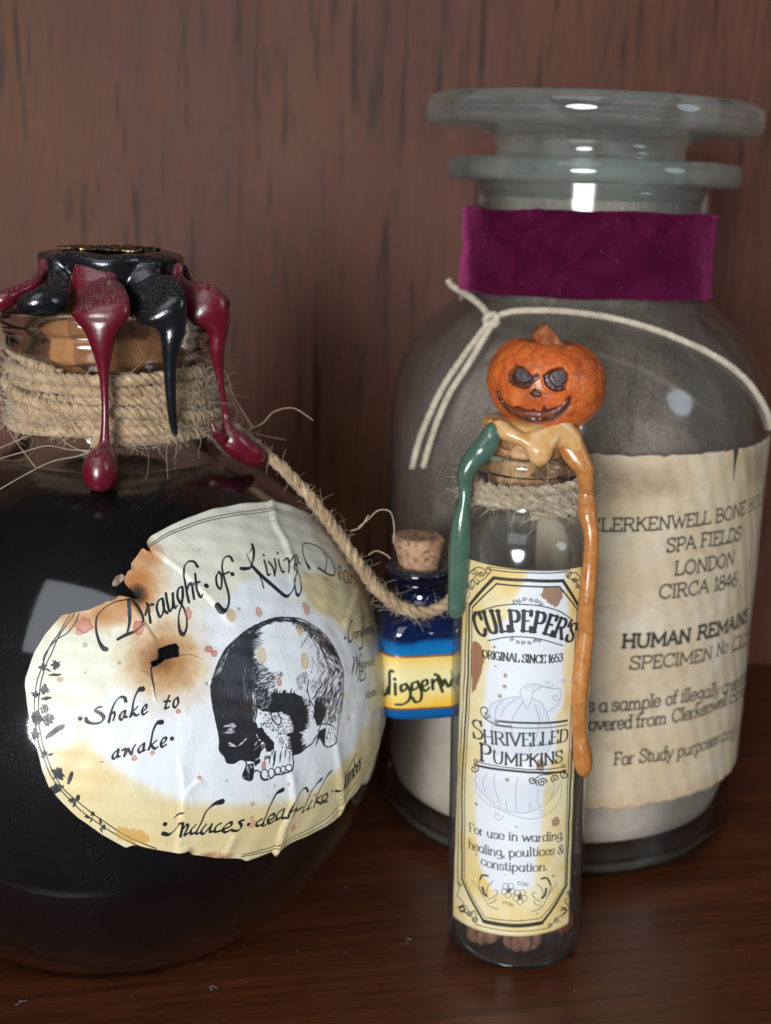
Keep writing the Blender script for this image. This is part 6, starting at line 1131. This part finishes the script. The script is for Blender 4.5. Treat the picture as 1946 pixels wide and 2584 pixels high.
yy = np.linspace(0, 1, ba.h)[:, None] * np.ones((1, ba.w)); ba.wash(np.exp(-((yy - 0.55) / 0.27) ** 2) * (0.55 + 0.5 * n1), (238, 232, 196)); ba.wash(np.clip((0.3 - yy) * 4, 0, 1) * np.clip(n1 * 2 - .5, 0, 1), (238, 188, 60)); ba.wash(np.clip((yy - .86) * 6, 0, 1) * np.clip(n1 * 1.6 - .3, 0, 1), (234, 186, 84))
for y0, y1 in ((0, 0.035), (0.965, 1)): ba.wash(((yy >= y0) & (yy <= y1)).astype(float), (140, 84, 56), .9)
for q in ([(268, 1520), (282, 1565), (300, 1590), (318, 1530)], [(318, 1530), (326, 1580), (330, 1500), (330, 1420), (340, 1395), (358, 1402)], [(372, 1500), (374, 1585)], [(455, 1502), (418, 1515), (425, 1560), (466, 1530), (456, 1502), (490, 1560), (482, 1625), (435, 1662), (375, 1664)], [(548, 1482), (505, 1498), (510, 1548), (556, 1520), (548, 1482), (578, 1560), (572, 1628), (532, 1645), (505, 1610)], [(588, 1525), (626, 1500), (618, 1470), (588, 1482), (585, 1532), (612, 1556), (642, 1530)], [(664, 1468), (670, 1542)], [(668, 1500), (698, 1462), (716, 1480), (746, 1562)], [(684, 1425), (712, 1438), (735, 1480), (748, 1512)], [(748, 1512), (762, 1468), (790, 1520), (806, 1505), (818, 1470)], [(818, 1470), (826, 1520), (824, 1390)]):
    ba.stroke([bz(*p) for p in q], 0.66, (math.radians(20), 0.6))
ba.stroke([bz(368, 1462), bz(370, 1464)], 0.7, curve=False)
x0_ = bz(824, 1450)[0]
for q in ([(1.2, .52), (2.0, .55), (1.7, .62), (1.2, .52), (1.4, .42), (2.2, .46)], [(3.0, .8), (2.9, .45), (3.3, .42)], [(4.4, .62), (3.8, .55), (4.0, .42), (4.6, .5), (4.7, .85), (4.7, .42)]): ba.stroke([(x0_ + a, zbot + (ztop - zbot) * b) for a, b in q], 0.6)
img = ba.image('blue_bottle_label_print', (36, 46, 24), .93)
NT = 26; V, UV = [], []
for i in range(NT + 1):
    z = zbot + (ztop - zbot) * i / NT
    for j in range(len(ts)):
        k = 1 + 0.02 * 0; bulge = 0.0; V.append((Wp[j][0], Wp[j][1], z)); UV.append((ss[j], z))
n = len(ts); F = [(i * n + j, i * n + j + 1, (i + 1) * n + j + 1, (i + 1) * n + j) for i in range(NT) for j in range(n - 1)]
o = mesh('paper_label', V, F, paper_mat('blue_bottle_label', img, 0.3, 0.5, 0.1, 900), blue, uv=ba.uv(UV)); so = o.modifiers.new('thickness', 'SOLIDIFY'); so.thickness = 0.00022; so.offset = 1

# ------------------------------------------------------------------ dust and lint on the shelf
rg = np.random.default_rng(99); Vs, Fs, off = [], [], 0
spots = [(530, 2490, 1.3), (620, 2475, .7), (1030, 2370, 1.0), (50, 2530, .9), (330, 2365, .7), (1450, 2500, .5), (1600, 2330, .5), (750, 2400, .4), (870, 2240, .5), (50, 2300, .7)]
for _ in range(60): spots.append((rg.uniform(0, 1946), rg.uniform(2150, 2580), rg.uniform(.08, .2)))
for x, y, s_ in spots:
    s_ *= 0.55
    c_ = on_z(x, y, 0.12 + s_ * .1)
    if np.hypot(c_[0] - BX, c_[1] - BY) < 31 or np.hypot(c_[0] - VX, c_[1] - VY) < 14 or np.hypot(c_[0] - JX, c_[1] - JY) < 45: continue
    for _ in range(6 if s_ > .4 else 1):
        q = c_ + rg.normal(size=3) * [s_ * .5, s_ * .4, 0.03]; dd = rg.normal(size=3) * [s_, s_, .06]; V, F = tube_vf([q, q + dd * .5 + [0, 0, .08], q + dd], [.05, .07, .04], 4, off); Vs.append(V); Fs += F; off += len(V)
mesh('dust', np.concatenate(Vs), Fs, Mat('dust', .95, (0.22, 0.20, 0.21)).m, None, kind='stuff')

for o in SC.objects:
    if '_base' in o: del o['_base']
